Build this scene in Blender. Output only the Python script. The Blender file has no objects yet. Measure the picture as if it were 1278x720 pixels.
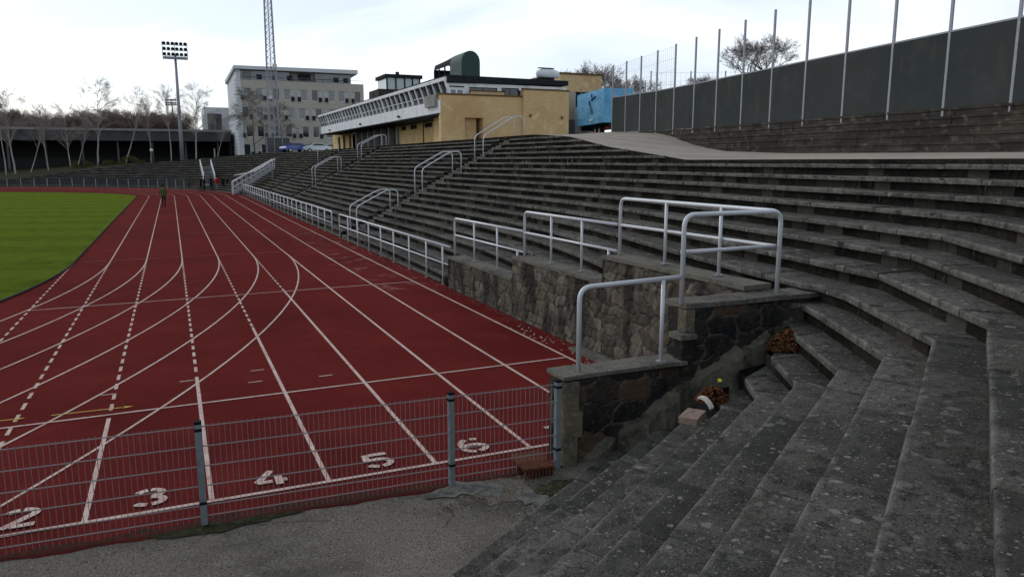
import bpy, math, random
import numpy as np
from mathutils import Vector, Matrix
R = math.radians
sc = bpy.context.scene
col = sc.collection
# ---------------------------------------------------------------- camera
cd = bpy.data.cameras.new('camera'); cam = bpy.data.objects.new('camera', cd); col.objects.link(cam)
cd.sensor_width = 36; cd.lens = 36*945/1278; cd.clip_end = 3000; cd.clip_start = .05
cam.location = (0, 0, 3.5); cam.rotation_euler = (R(90-9.52), 0, R(-24.0))
sc.camera = cam
# ---------------------------------------------------------------- world
w = bpy.data.worlds.new('World'); sc.world = w; w.use_nodes = True
nt = w.node_tree; nt.nodes.clear()
out = nt.nodes.new('ShaderNodeOutputWorld')
sky = nt.nodes.new('ShaderNodeTexSky'); sky.sky_type = 'NISHITA'; sky.sun_disc = False
SUN_EL, SUN_AZ = 38, -35      # azimuth measured from +Y towards +X
sky.sun_elevation = R(SUN_EL); sky.sun_rotation = R(SUN_AZ)
b1 = nt.nodes.new('ShaderNodeBackground'); b1.inputs[1].default_value = .05
nt.links.new(sky.outputs[0], b1.inputs[0])
tc = nt.nodes.new('ShaderNodeTexCoord')
mp = nt.nodes.new('ShaderNodeMapping'); mp.inputs['Scale'].default_value = (1, 1, 2.6); mp.inputs['Location'].default_value = (2.1, 1.7, .5)
nt.links.new(tc.outputs['Generated'], mp.inputs[0])
nz = nt.nodes.new('ShaderNodeTexNoise'); nz.inputs['Scale'].default_value = 2.6; nz.inputs['Detail'].default_value = 7; nz.inputs['Roughness'].default_value = .5; nz.inputs['Distortion'].default_value = .5
nt.links.new(mp.outputs[0], nz.inputs['Vector'])
cr = nt.nodes.new('ShaderNodeValToRGB')
cr.color_ramp.elements[0].position = .40; cr.color_ramp.elements[0].color = (.56, .60, .70, 1)
cr.color_ramp.elements[1].position = .64; cr.color_ramp.elements[1].color = (.94, .955, .97, 1)
nt.links.new(nz.outputs['Fac'], cr.inputs[0])
sep = nt.nodes.new('ShaderNodeSeparateXYZ'); nt.links.new(tc.outputs['Generated'], sep.inputs[0])
gr = nt.nodes.new('ShaderNodeValToRGB')
for i, (p, v) in enumerate([(0, .95), (.25, .92), (.5, .58), (1, .40)]):
    e = gr.color_ramp.elements[i] if i < 2 else gr.color_ramp.elements.new(p)
    e.position = p; e.color = (v, v*.985, v*.95, 1) if p > .1 else (v, v, v, 1)
nt.links.new(sep.outputs['Z'], gr.inputs[0])
mu = nt.nodes.new('ShaderNodeMixRGB'); mu.blend_type = 'MULTIPLY'; mu.inputs[0].default_value = 1
nt.links.new(cr.outputs[0], mu.inputs[1]); nt.links.new(gr.outputs[0], mu.inputs[2])
b2 = nt.nodes.new('ShaderNodeBackground'); b2.inputs[1].default_value = .80
nt.links.new(mu.outputs[0], b2.inputs[0])
ad = nt.nodes.new('ShaderNodeAddShader'); nt.links.new(b1.outputs[0], ad.inputs[0]); nt.links.new(b2.outputs[0], ad.inputs[1])
nt.links.new(ad.outputs[0], out.inputs[0])
# ---------------------------------------------------------------- sun behind cloud
sl = bpy.data.lights.new('sun', 'SUN'); sl.energy = .6; sl.angle = R(22); sl.color = (1, .96, .9)
so = bpy.data.objects.new('sun', sl); col.objects.link(so)
a_ = R(SUN_AZ); e_ = R(SUN_EL)
d_ = Vector((math.sin(a_)*math.cos(e_), math.cos(a_)*math.cos(e_), math.sin(e_)))
so.rotation_euler = d_.to_track_quat('Z', 'Y').to_euler()
sc.view_settings.view_transform = 'Standard'; sc.view_settings.look = 'None'
sc.view_settings.exposure = 0.36; sc.view_settings.gamma = 1; sc.view_settings.use_curve_mapping = False
rnd = random.Random(7)

# ---------------------------------------------------------------- materials
MATS = {}
M = MATS
def mat(name, base, rough=.8, var=None, spots=(), bump=(0, 1), metal=0, spec=0.02, vecscale=None, attrs=None, streak=None, emit=None, bands=None):
    """base colour; var=[(scale, colour, lo, hi, detail)], spots=[(scale, colour, radius, density)], attrs=[(attribute, colour, fac)]"""
    m = bpy.data.materials.new(name); m.use_nodes = True
    t = m.node_tree; n = t.nodes; L = t.links
    b = n['Principled BSDF']; b.inputs['Roughness'].default_value = rough; b.inputs['Metallic'].default_value = metal
    b.inputs['Specular IOR Level'].default_value = spec
    tc = n.new('ShaderNodeTexCoord'); vec = tc.outputs['Object']
    if vecscale:
        mp = n.new('ShaderNodeMapping'); mp.inputs['Scale'].default_value = vecscale; L.new(vec, mp.inputs[0]); vec = mp.outputs[0]
    c = n.new('ShaderNodeRGB'); c.outputs[0].default_value = (*base, 1); cur = c.outputs[0]
    def mix(fac, colr, mode='MIX'):
        nonlocal cur
        x = n.new('ShaderNodeMixRGB'); x.blend_type = mode
        L.new(fac, x.inputs[0]); L.new(cur, x.inputs[1]); x.inputs[2].default_value = (*colr, 1); cur = x.outputs[0]
    for v in (var or ()):
        s, cc, lo, hi = v[:4]
        nz = n.new('ShaderNodeTexNoise'); nz.inputs['Scale'].default_value = s; nz.inputs['Detail'].default_value = v[4] if len(v) > 4 else 6
        nz.inputs['Roughness'].default_value = .6
        L.new(vec, nz.inputs['Vector'])
        mr = n.new('ShaderNodeMapRange'); mr.inputs[1].default_value = lo; mr.inputs[2].default_value = hi; L.new(nz.outputs['Fac'], mr.inputs[0])
        mix(mr.outputs[0], cc)
    if bands:
        sx_ = n.new('ShaderNodeSeparateXYZ'); L.new(tc.outputs['Object'], sx_.inputs[0])
        m1 = n.new('ShaderNodeMath'); m1.operation = 'MULTIPLY'; L.new(sx_.outputs['Y'], m1.inputs[0]); m1.inputs[1].default_value = 2*math.pi/bands[0]
        m0 = n.new('ShaderNodeMath'); m0.operation = 'MULTIPLY_ADD'; L.new(sx_.outputs['X'], m0.inputs[0]); m0.inputs[1].default_value = .35; L.new(m1.outputs[0], m0.inputs[2])
        m2 = n.new('ShaderNodeMath'); m2.operation = 'SINE'; L.new(m0.outputs[0], m2.inputs[0])
        mr = n.new('ShaderNodeMapRange'); mr.inputs[1].default_value = -.4; mr.inputs[2].default_value = .4; mr.inputs[4].default_value = bands[2]; L.new(m2.outputs[0], mr.inputs[0])
        mix(mr.outputs[0], bands[1])
    if streak:
        s, cc, lo, hi = streak
        mp = n.new('ShaderNodeMapping'); mp.inputs['Scale'].default_value = (1, 1, .22); L.new(tc.outputs['Object'], mp.inputs[0])
        nz = n.new('ShaderNodeTexNoise'); nz.inputs['Scale'].default_value = s; nz.inputs['Detail'].default_value = 5; L.new(mp.outputs[0], nz.inputs['Vector'])
        mr = n.new('ShaderNodeMapRange'); mr.inputs[1].default_value = lo; mr.inputs[2].default_value = hi; L.new(nz.outputs['Fac'], mr.inputs[0])
        mix(mr.outputs[0], cc)
    for a in (attrs or ()):
        at = n.new('ShaderNodeAttribute'); at.attribute_name = a[0]
        mr = n.new('ShaderNodeMapRange'); mr.inputs[1].default_value = a[2]; mr.inputs[2].default_value = a[3]; mr.inputs[4].default_value = a[4]
        L.new(at.outputs['Fac'], mr.inputs[0]); fo = mr.outputs[0]
        if a[0] == 'lit_edge_wear':
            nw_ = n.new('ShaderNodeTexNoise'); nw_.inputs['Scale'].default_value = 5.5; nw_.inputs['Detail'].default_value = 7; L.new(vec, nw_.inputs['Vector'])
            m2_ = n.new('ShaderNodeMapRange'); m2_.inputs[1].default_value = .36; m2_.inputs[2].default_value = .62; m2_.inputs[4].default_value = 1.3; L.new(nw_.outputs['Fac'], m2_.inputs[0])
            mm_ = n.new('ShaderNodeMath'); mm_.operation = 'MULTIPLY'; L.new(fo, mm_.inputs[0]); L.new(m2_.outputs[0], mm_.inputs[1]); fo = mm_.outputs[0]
        mix(fo, a[1])
    for s, cc, rad, dens in spots:
        vo = n.new('ShaderNodeTexVoronoi'); vo.inputs['Scale'].default_value = s
        nzw = n.new('ShaderNodeTexNoise'); nzw.inputs['Scale'].default_value = s*2.2; L.new(vec, nzw.inputs['Vector'])
        va = n.new('ShaderNodeVectorMath'); va.operation = 'MULTIPLY_ADD'; L.new(nzw.outputs['Color'], va.inputs[0]); va.inputs[1].default_value = (.5/s,)*3; L.new(vec, va.inputs[2])
        L.new(va.outputs[0], vo.inputs['Vector'])
        sx = n.new('ShaderNodeSeparateXYZ'); L.new(vo.outputs['Color'], sx.inputs[0])
        ma = n.new('ShaderNodeMath'); ma.operation = 'MULTIPLY'; L.new(sx.outputs['Y'], ma.inputs[0]); ma.inputs[1].default_value = rad
        lt = n.new('ShaderNodeMath'); lt.operation = 'LESS_THAN'; L.new(vo.outputs['Distance'], lt.inputs[0]); L.new(ma.outputs[0], lt.inputs[1])
        g = n.new('ShaderNodeMath'); g.operation = 'LESS_THAN'; L.new(sx.outputs['X'], g.inputs[0]); g.inputs[1].default_value = dens
        mm = n.new('ShaderNodeMath'); mm.operation = 'MULTIPLY'; L.new(lt.outputs[0], mm.inputs[0]); L.new(g.outputs[0], mm.inputs[1])
        m3 = n.new('ShaderNodeMath'); m3.operation = 'MULTIPLY'; L.new(mm.outputs[0], m3.inputs[0]); L.new(sx.outputs['Z'], m3.inputs[1])
        mix(m3.outputs[0], cc)
    L.new(cur, b.inputs['Base Color'])
    if bump[0]:
        nz = n.new('ShaderNodeTexNoise'); nz.inputs['Scale'].default_value = bump[1]; nz.inputs['Detail'].default_value = 8; nz.inputs['Roughness'].default_value = .65
        L.new(vec, nz.inputs['Vector'])
        bp = n.new('ShaderNodeBump'); bp.inputs['Strength'].default_value = bump[0]; bp.inputs['Distance'].default_value = bump[2] if len(bump) > 2 else .02
        L.new(nz.outputs['Fac'], bp.inputs['Height']); L.new(bp.outputs[0], b.inputs['Normal'])
    if emit:
        b.inputs['Emission Color'].default_value = (*emit[0], 1); b.inputs['Emission Strength'].default_value = emit[1]
    MATS[name] = m; return m

def stain(m, s, cc, lo, hi, fac):
    t = m.node_tree; n = t.nodes; L = t.links; b = n['Principled BSDF']; src = b.inputs['Base Color'].links[0].from_socket
    tc = n.new('ShaderNodeTexCoord'); mp = n.new('ShaderNodeMapping'); mp.inputs['Scale'].default_value = (1, 1, .3); L.new(tc.outputs['Object'], mp.inputs[0])
    nz = n.new('ShaderNodeTexNoise'); nz.inputs['Scale'].default_value = s; nz.inputs['Detail'].default_value = 7; L.new(mp.outputs[0], nz.inputs['Vector'])
    mr = n.new('ShaderNodeMapRange'); mr.inputs[1].default_value = lo; mr.inputs[2].default_value = hi; mr.inputs[4].default_value = fac; L.new(nz.outputs['Fac'], mr.inputs[0])
    x = n.new('ShaderNodeMixRGB'); L.new(mr.outputs[0], x.inputs[0]); L.new(src, x.inputs[1]); x.inputs[2].default_value = (*cc, 1); L.new(x.outputs[0], b.inputs['Base Color'])
def brick_mat(name, c1, c2, mortar, axis, var, bw=.23, bh=.075):
    m = bpy.data.materials.new(name); m.use_nodes = True
    t = m.node_tree; n = t.nodes; L = t.links; b = n['Principled BSDF']; b.inputs['Roughness'].default_value = .85; b.inputs['Specular IOR Level'].default_value = .08
    tc = n.new('ShaderNodeTexCoord'); s = n.new('ShaderNodeSeparateXYZ'); L.new(tc.outputs['Object'], s.inputs[0])
    cb = n.new('ShaderNodeCombineXYZ'); ad = n.new('ShaderNodeMath'); ad.operation = 'ADD'; L.new(s.outputs['X'], ad.inputs[0]); L.new(s.outputs['Y'], ad.inputs[1])
    L.new(ad.outputs[0], cb.inputs[0]); L.new(s.outputs['Z'], cb.inputs[1])
    br = n.new('ShaderNodeTexBrick'); br.inputs['Scale'].default_value = 1; br.inputs['Brick Width'].default_value = bw; br.inputs['Row Height'].default_value = bh
    br.inputs['Mortar Size'].default_value = .008; br.inputs['Color1'].default_value = (*c1, 1); br.inputs['Color2'].default_value = (*c2, 1); br.inputs['Mortar'].default_value = (*mortar, 1)
    L.new(cb.outputs[0], br.inputs['Vector'])
    cur = br.outputs['Color']
    for sca, cc, lo, hi in var:
        nz = n.new('ShaderNodeTexNoise'); nz.inputs['Scale'].default_value = sca; nz.inputs['Detail'].default_value = 5; L.new(tc.outputs['Object'], nz.inputs['Vector'])
        mr = n.new('ShaderNodeMapRange'); mr.inputs[1].default_value = lo; mr.inputs[2].default_value = hi; L.new(nz.outputs['Fac'], mr.inputs[0])
        x = n.new('ShaderNodeMixRGB'); L.new(mr.outputs[0], x.inputs[0]); L.new(cur, x.inputs[1]); x.inputs[2].default_value = (*cc, 1); cur = x.outputs[0]
    L.new(cur, b.inputs['Base Color']); MATS[name] = m; return m

mat('slab_concrete', (.128, .125, .108), .9, [(.6, (.068, .068, .06), .40, .60), (1.3, (.085, .088, .062), .54, .72), (3.1, (.175, .172, .152), .5, .70), (8, (.036, .036, .032), .50, .66), (34, (.035, .034, .03), .5, .72, 4), (85, (.23, .228, .20), .54, .70, 3)],
    [(4.2, (.040, .040, .036), .42, .45), (7, (.24, .238, .21), .34, .5), (15, (.26, .25, .22), .38, .5), (38, (.30, .29, .25), .36, .5), (60, (.02, .02, .018), .42, .45)], (1, 55, .02), attrs=[('shade', (.042, .043, .038), 0, 1, .78), ('lit_edge_wear', (.25, .245, .215), .1, 1, .42)], spec=0)
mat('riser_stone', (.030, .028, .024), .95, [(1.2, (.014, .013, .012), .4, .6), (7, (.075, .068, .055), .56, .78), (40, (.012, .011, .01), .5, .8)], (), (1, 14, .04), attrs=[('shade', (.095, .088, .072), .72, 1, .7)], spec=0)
mat('coping_concrete', (.155, .147, .118), .85, [(1.4, (.09, .088, .078), .45, .6), (12, (.21, .205, .18), .5, .75), (60, (.09, .09, .08), .5, .7)], [(22, (.3, .3, .27), .3, .3)], (.8, 45, .015))
mat('rubble_stone', (.150, .134, .105), .9, [(1.1, (.085, .078, .062), .42, .62), (16, (.20, .185, .15), .52, .8), (45, (.09, .08, .07), .52, .75)], (), (.9, 30, .02),
    attrs=[('cell', (.205, .188, .152), .75, 1, .7), ('cell', (.135, .108, .08), .55, .45, .4), ('cell', (.065, .06, .052), .35, .1, .75), ('joint', (.045, .041, .034), .4, .9, .75)])  # joint colour darkened, mortar shadow between the stones put into it
stain(M['rubble_stone'], 2.0, (.028, .026, .023), .47, .60, .85)
mat('dark_stone', (.045, .042, .036), .85, [(1.9, (.02, .02, .02), .4, .6), (12, (.085, .078, .064), .54, .8)], [(30, (.25, .24, .2), .25, .10)], (.9, 30, .02),
    attrs=[('cell', (.10, .068, .045), .70, .8, .8), ('joint', (.15, .14, .105), .4, 1, .7), ('moss', (.12, .12, .075), 0, 1, .8)])
mat('quoin_stone', (.15, .125, .085), .9, [(4, (.10, .095, .07), .45, .6), (20, (.27, .25, .2), .5, .8)], (), (.8, 25, .02))
mat('cement', (.135, .13, .095), .9, [(3, (.06, .06, .045), .45, .6), (14, (.19, .18, .15), .52, .78)], (), (1, 18, .04))
mat('track_red', (.160, .021, .018), .9, [(.16, (.110, .015, .014), .42, .58), (.9, (.195, .028, .024), .50, .72), (3.5, (.13, .020, .018), .52, .72), (.45, (.115, .026, .020), .60, .74), (110, (.09, .014, .012), .42, .62, 3)], [(45, (.36, .12, .10), .25, .25), (17, (.34, .16, .12), .08, .15)], (.8, 150, .01), spec=.01)
mat('grime', (.06, .024, .018), .95, [(5, (.10, .028, .022), .45, .65), (16, (.035, .03, .02), .5, .7)], [(40, (.25, .2, .16), .25, .15)], (1, 40, .02))
mat('track_white', (.60, .49, .43), .85, [(2.5, (.45, .32, .28), .45, .7), (14, (.36, .15, .13), .56, .72), (70, (.26, .07, .06), .52, .66)], (), (0, 1))
mat('track_faint', (.36, .16, .15), .85, [(3, (.27, .06, .055), .42, .6)], (), (0, 1))
mat('track_yellow', (.62, .42, .12), .85, [(20, (.45, .2, .06), .5, .7)])
mat('grass', (.124, .178, .022), .9, [(.08, (.135, .185, .022), .4, .6), (1.4, (.08, .118, .015), .45, .65), (9, (.125, .155, .03), .55, .75), (30, (.055, .09, .012), .45, .7), (90, (.17, .22, .035), .55, .75)], (), (1, 60, .05), spec=0, bands=(5.0, (.150, .200, .026), .4))
mat('asphalt', (.225, .205, .168), .9, [(.45, (.11, .102, .085), .46, .62), (3, (.25, .23, .19), .5, .72), (60, (.10, .092, .078), .48, .6, 3)], [(48, (.42, .39, .33), .40, .5), (30, (.04, .038, .032), .40, .5), (95, (.38, .35, .3), .42, .5)], (1, 90, .02))
mat('asphalt_patch', (.185, .182, .158), .9, [(6, (.09, .094, .09), .45, .6), (50, (.18, .185, .175), .55, .75)], (), (.8, 50, .02))
mat('moss_dirt', (.055, .06, .03), .95, [(6, (.03, .03, .02), .45, .6), (25, (.10, .11, .06), .5, .75)], (), (1, 30, .05))
mat('gravel', (.14, .125, .10), .9, [(30, (.22, .2, .16), .5, .7)], (), (.5, 40))
mat('path', (.36, .325, .27), .9, [(.5, (.29, .26, .22), .42, .62), (3, (.41, .37, .31), .5, .7), (90, (.20, .185, .165), .55, .75)], [(3.5, (.12, .11, .09), .1, .12)], (.5, 90, .01))
mat('earth', (.035, .034, .024), .95, [(.4, (.045, .05, .025), .4, .6), (5, (.04, .038, .03), .5, .7)], (), (.8, 5, .1))
mat('galv', (.55, .57, .59), .4, [(12, (.58, .60, .63), .4, .65), (80, (.76, .78, .8), .55, .75)], (), (0, 1), metal=.15, spec=.5)
mat('galv_post', (.30, .31, .34), .5, [(12, (.23, .24, .26), .4, .65)], (), (0, 1), metal=.3, spec=.4)
mat('fence_paint', (.20, .24, .25), .6, [(14, (.16, .19, .2), .4, .65), (60, (.28, .31, .31), .6, .75)], (), (0, 1))
mat('wire', (.24, .215, .215), .6, metal=.2)
mat('black', (.012, .012, .013), .6)
mat('rust', (.13, .05, .03), .9, [(12, (.08, .035, .025), .45, .6), (50, (.2, .09, .05), .5, .75)], (), (.6, 60))
mat('screen_green', (.050, .057, .054), .85, [(.3, (.042, .049, .047), .4, .6), (1.2, (.058, .065, .062), .5, .7)], (), (0, 2, .03), streak=(2.5, (.066, .072, .066), .60, .75))
brick_mat('yellow_brick', (.60, .425, .215), (.50, .345, .165), (.56, .44, .27), 0, [(.35, (.46, .30, .14), .5, .75), (1.8, (.66, .50, .30), .55, .75)])
brick_mat('pale_brick', (.70, .51, .24), (.62, .45, .2), (.6, .5, .3), 0, [(.5, (.52, .36, .17), .45, .7)])
brick_mat('grey_brick', (.46, .435, .375), (.42, .395, .34), (.45, .43, .38), 0, [(.15, (.43, .40, .35), .45, .65)])
brick_mat('dark_brick_course', (.085, .072, .058), (.045, .040, .034), (.03, .028, .025), 0, [(.8, (.035, .032, .028), .45, .62), (3, (.15, .13, .10), .58, .78)], .45, .12)
mat('brown_wood', (.13, .085, .045), .7)
mat('white_paint', (.72, .74, .76), .55, [(1.5, (.62, .64, .66), .45, .7)], streak=(1.5, (.5, .52, .52), .55, .75))
mat('white_frame', (.76, .78, .8), .5)
mat('roof_black', (.028, .031, .038), .6, [(3, (.02, .022, .027), .4, .6)])
mat('office_white', (.62, .65, .67), .6, [(.3, (.56, .59, .61), .4, .6)])
mat('glass_dark', (.018, .022, .026), .06, [(.5, (.03, .035, .04), .4, .6)], spec=.6)
mat('glass_sky', (.10, .13, .15), .05, [(.4, (.06, .08, .09), .45, .6)], spec=.8)
mat('glass_pale', (.42, .50, .50), .15, spec=.5)
mat('green_metal', (.016, .055, .045), .6, [(2, (.018, .05, .043), .4, .6)], (), (0, 1), spec=.4)
mat('dark_inside', (.035, .036, .036), .9)
mat('grey_panel', (.10, .115, .115), .7)
mat('beige_panel', (.36, .32, .27), .8)
mat('concrete_light', (.30, .30, .285), .8, [(1, (.24, .24, .23), .4, .6)])
mat('stand_grey', (.105, .11, .112), .8, [(.5, (.085, .09, .092), .4, .6)])
mat('tarp_blue', (.14, .44, .70), .5, [(.8, (.09, .35, .60), .45, .6)], (), (1, 1.6, .25), spec=.4)
mat('logo_blue', (.015, .05, .10), .6)
mat('tyre', (.012, .012, .012), .85)
mat('chassis', (.02, .02, .022), .7)
mat('red_lamp', (.4, .02, .02), .3)
mat('car_blue', (.035, .075, .32), .25, spec=.6)
mat('car_silver', (.62, .65, .67), .25, metal=.3, spec=.6)
mat('lamp_white', (.75, .75, .75), .4)
mat('birch_bark', (.30, .285, .26), .85, [(3, (.38, .36, .34), .4, .6), (7, (.06, .055, .05), .6, .68)])
mat('grey_bark', (.10, .09, .078), .9)
mat('twigs', (.22, .19, .17), .95)
mat('twigs_pale', (.30, .265, .245), .95)
mat('twigs_red', (.17, .125, .10), .95)
mat('shrub', (.10, .085, .03), .95, [(3, (.06, .06, .025), .4, .6)])
mat('leaf_brown', (.16, .075, .038), .8, [(18, (.07, .03, .014), .42, .6), (31, (.26, .13, .06), .58, .72)])
mat('plank', (.25, .18, .145), .85, [(5, (.14, .11, .09), .45, .6), (24, (.32, .25, .2), .5, .7)])
mat('cardboard', (.60, .56, .49), .8, [(20, (.45, .42, .36), .45, .7)])
mat('yellow_bit', (.62, .50, .05), .7)
mat('litter', (.45, .40, .34), .9)
mat('skin', (.42, .25, .18), .6); mat('hair', (.02, .014, .01), .7)
mat('cloth_green', (.07, .09, .035), .85); mat('cloth_navy', (.012, .013, .022), .85); mat('cloth_black', (.010, .010, .012), .85)
mat('cloth_red', (.38, .012, .02), .8); mat('cloth_grey', (.22, .22, .23), .85); mat('cloth_white', (.6, .6, .62), .8)

# ---------------------------------------------------------------- mesh helpers
class MB:
    def __init__(s): s.v = []; s.f = []; s.mi = []; s.cur = 0; s.att = {}
    def q(s, *pts, m=None):
        i = len(s.v); s.v += [tuple(p) for p in pts]; s.f.append(tuple(range(i, i+len(pts)))); s.mi.append(s.cur if m is None else m)
    def hexa(s, p, m=None):          # p: 8 points, bottom 4 (ccw from above) then top 4
        i = len(s.v); s.v += [tuple(a) for a in p]
        for f in ((3, 2, 1, 0), (4, 5, 6, 7), (0, 1, 5, 4), (1, 2, 6, 5), (2, 3, 7, 6), (3, 0, 4, 7)):
            s.f.append(tuple(i+k for k in f)); s.mi.append(s.cur if m is None else m)
    def box(s, x0, x1, y0, y1, z0, z1, m=None):
        s.hexa([(x0, y0, z0), (x1, y0, z0), (x1, y1, z0), (x0, y1, z0), (x0, y0, z1), (x1, y0, z1), (x1, y1, z1), (x0, y1, z1)], m)
    def bar(s, a, b, wd, ht, m=None, up=(0, 0, 1)):
        a = Vector(a); b = Vector(b); d = (b-a).normalized(); u = Vector(up)
        sd = d.cross(u)
        if sd.length < 1e-4: sd = d.cross(Vector((1, 0, 0)))
        sd.normalize(); u = sd.cross(d).normalized(); sd *= wd/2; u *= ht/2
        s.hexa([a-sd-u, a+sd-u, b+sd-u, b-sd-u, a-sd+u, a+sd+u, b+sd+u, b-sd+u], m)
    def tube(s, pts, r, n=8, cap=True, m=None):
        pts = [Vector(p) for p in pts]; rr = r if isinstance(r, (list, tuple)) else [r]*len(pts)
        base = len(s.v); prev = None
        for i, p in enumerate(pts):
            d = (pts[min(i+1, len(pts)-1)]-pts[max(i-1, 0)]).normalized()
            if prev is None:
                x = d.cross(Vector((0, 0, 1)))
                if x.length < .1: x = d.cross(Vector((1, 0, 0)))
            else: x = prev-d*prev.dot(d)
            x.normalize(); prev = x; y = d.cross(x)
            for k in range(n):
                a = 2*math.pi*k/n; s.v.append(tuple(p+(x*math.cos(a)+y*math.sin(a))*rr[i]))
        mm = s.cur if m is None else m
        for i in range(len(pts)-1):
            for k in range(n):
                s.f.append((base+i*n+k, base+i*n+(k+1) % n, base+(i+1)*n+(k+1) % n, base+(i+1)*n+k)); s.mi.append(mm)
        if cap:
            s.f.append(tuple(base+k for k in range(n))[::-1]); s.mi.append(mm)
            e = base+(len(pts)-1)*n; s.f.append(tuple(e+k for k in range(n))); s.mi.append(mm)
    def build(s, name, mats, parent=None, local=False, smooth=False):
        me = bpy.data.meshes.new(name)
        off = Vector((0, 0, 0))
        if parent is not None and not local: off = WORLDLOC.get(parent.name, Vector((0, 0, 0)))
        vv = np.array(s.v, dtype=float).reshape(-1, 3)-np.array(off)
        me.from_pydata(vv.tolist(), [], s.f)
        for mm in (mats if isinstance(mats, (list, tuple)) else [mats]): me.materials.append(M[mm])
        me.polygons.foreach_set('material_index', s.mi)
        for k, a in s.att.items():
            at = me.attributes.new(k, 'FLOAT', 'POINT'); at.data.foreach_set('value', np.array(a, dtype=np.float32))
        if smooth: me.polygons.foreach_set('use_smooth', [True]*len(me.polygons))
        me.update()
        o = bpy.data.objects.new(name, me); col.objects.link(o)
        if parent is not None: o.parent = parent; WORLDLOC[o.name] = off
        return o
WORLDLOC = {}
def tag(o, label, cat, group=None):
    o['label'] = label; o['category'] = cat
    if group: o['group'] = group
    return o
def thing(name, label, cat, loc=(0, 0, 0), group=None, rz=0):
    o = bpy.data.objects.new(name, None); col.objects.link(o); o.location = loc; o.rotation_euler = (0, 0, rz)
    WORLDLOC[o.name] = Vector(loc); o.empty_display_size = .2
    return tag(o, label, cat, group)
def struct(mb, name, mats, **k):
    o = mb.build(name, mats, **k); o['kind'] = 'structure'; return o
def dup(root, loc, rz=0, label=None, scale=None, cat=None):
    def cp(o, par):
        c = o.copy(); col.objects.link(c)
        if par is not None: c.parent = par
        for ch in [x for x in CH.get(o.name, [])]: cp(ch, c)
        return c
    c = cp(root, None); c.location = loc; c.rotation_euler = (0, 0, rz)
    if label: c['label'] = label
    if scale: c.scale = scale
    return c
CH = {}
def kids(root):
    CH.clear()
    for o in bpy.data.objects:
        if o.parent: CH.setdefault(o.parent.name, []).append(o)
def fillet(pts, r, n=6):
    pts = [Vector(p) for p in pts]; o = [pts[0]]
    for i in range(1, len(pts)-1):
        p = pts[i]; a = (pts[i-1]-p); b = (pts[i+1]-p); rr = min(r, a.length*.45, b.length*.45)
        a = p+a.normalized()*rr; b = p+b.normalized()*rr
        for k in range(n+1):
            t = k/n; o.append(a*(1-t)**2+p*2*t*(1-t)+b*t*t)
    o.append(pts[-1]); return o

# ---------------------------------------------------------------- terrace geometry
D0 = (math.cos(R(34.5)), math.sin(R(34.5)))
H1, RI = .07, .225
AC = (-38.6, 84.0)
def hk(k): return H1+RI*(k-1)
def sK(k): return (5.7+.17*(k-5), 6.2-.38*(k-5))
def sB(k): return (7.57+(.38 if k < 9 else .56)*(k-9), 6.8)
def sC(k): return (7.95+(.5 if k < 9 else .6)*(k-9), 9.0)
def xG(k): return 7.15+.42*(k-2)
def lerp(a, b, t): return (a[0]+(b[0]-a[0])*t, a[1]+(b[1]-a[1])*t)
def P(k, s):
    if s < 0: a = sK(k); p = (a[0]+s*D0[0], a[1]+s*D0[1])
    elif s < 2.7: p = lerp(sK(k), sB(k), s/2.7)
    elif s < 4.9:
        p = lerp(sB(k), sC(k), (s-2.7)/2.2)
        if s < 3.36: q = sB(k)[0]+.5*(p[1]-6.8); f = max(0, min(1, (9.6-k)/1.2)); p = (q*f+p[0]*(1-f), p[1])
    elif s < 30.4:
        t = min(1, (s-4.9)/13.5); t = 1-(1-t)**1.5; p = (sC(k)[0]+(xG(k)-sC(k)[0])*t+.05*math.sin(s*.55+1)*min(1, (s-4.9)/3), s+4.1)
    elif s < 79.9: p = (xG(k)+.05*math.sin(s*.55+1), s+4.1)
    else:
        a = (s-79.9)/50.; r = xG(k)+38.6; p = (AC[0]+r*math.cos(a), AC[1]+r*math.sin(a))
    x, y = p
    if 7.42 < y < 84 and s > 2.2:
        lim = 7.30 if y < 20 else 7.02
        x = max(x, lim+.0007*k)
    return (x, y)
CAP = [(-20, 3.54), (13.5, 3.54), (19.2, 4.0), (24, 4.5), (28, 4.72), (79.9, 4.72), (100, 4.55), (107, 4.14), (118, 3.45), (128, 2.4), (142, .45), (156, .05)]
def cap(s):
    for (a, b), (c, d) in zip(CAP, CAP[1:]):
        if s <= c: return b+(d-b)*(s-a)/(c-a)
    return CAP[-1][1]
def kc(s): return (cap(s)-H1)/RI+1.15
GANG = [(30.1, 31.4), (55.3, 56.6), (70.2, 71.4)]
def in_gang(s): return any(a <= s <= b for a, b in GANG)
BR = sorted([0, 2.7, 3.35, 3.56, 4.9, 79.9]+[g for ab in GANG for g in ab])
terrace = thing('terrace', 'dark weathered concrete standing terrace of long curving steps beside the running track', 'terrace', (8, 10, 0))
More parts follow.
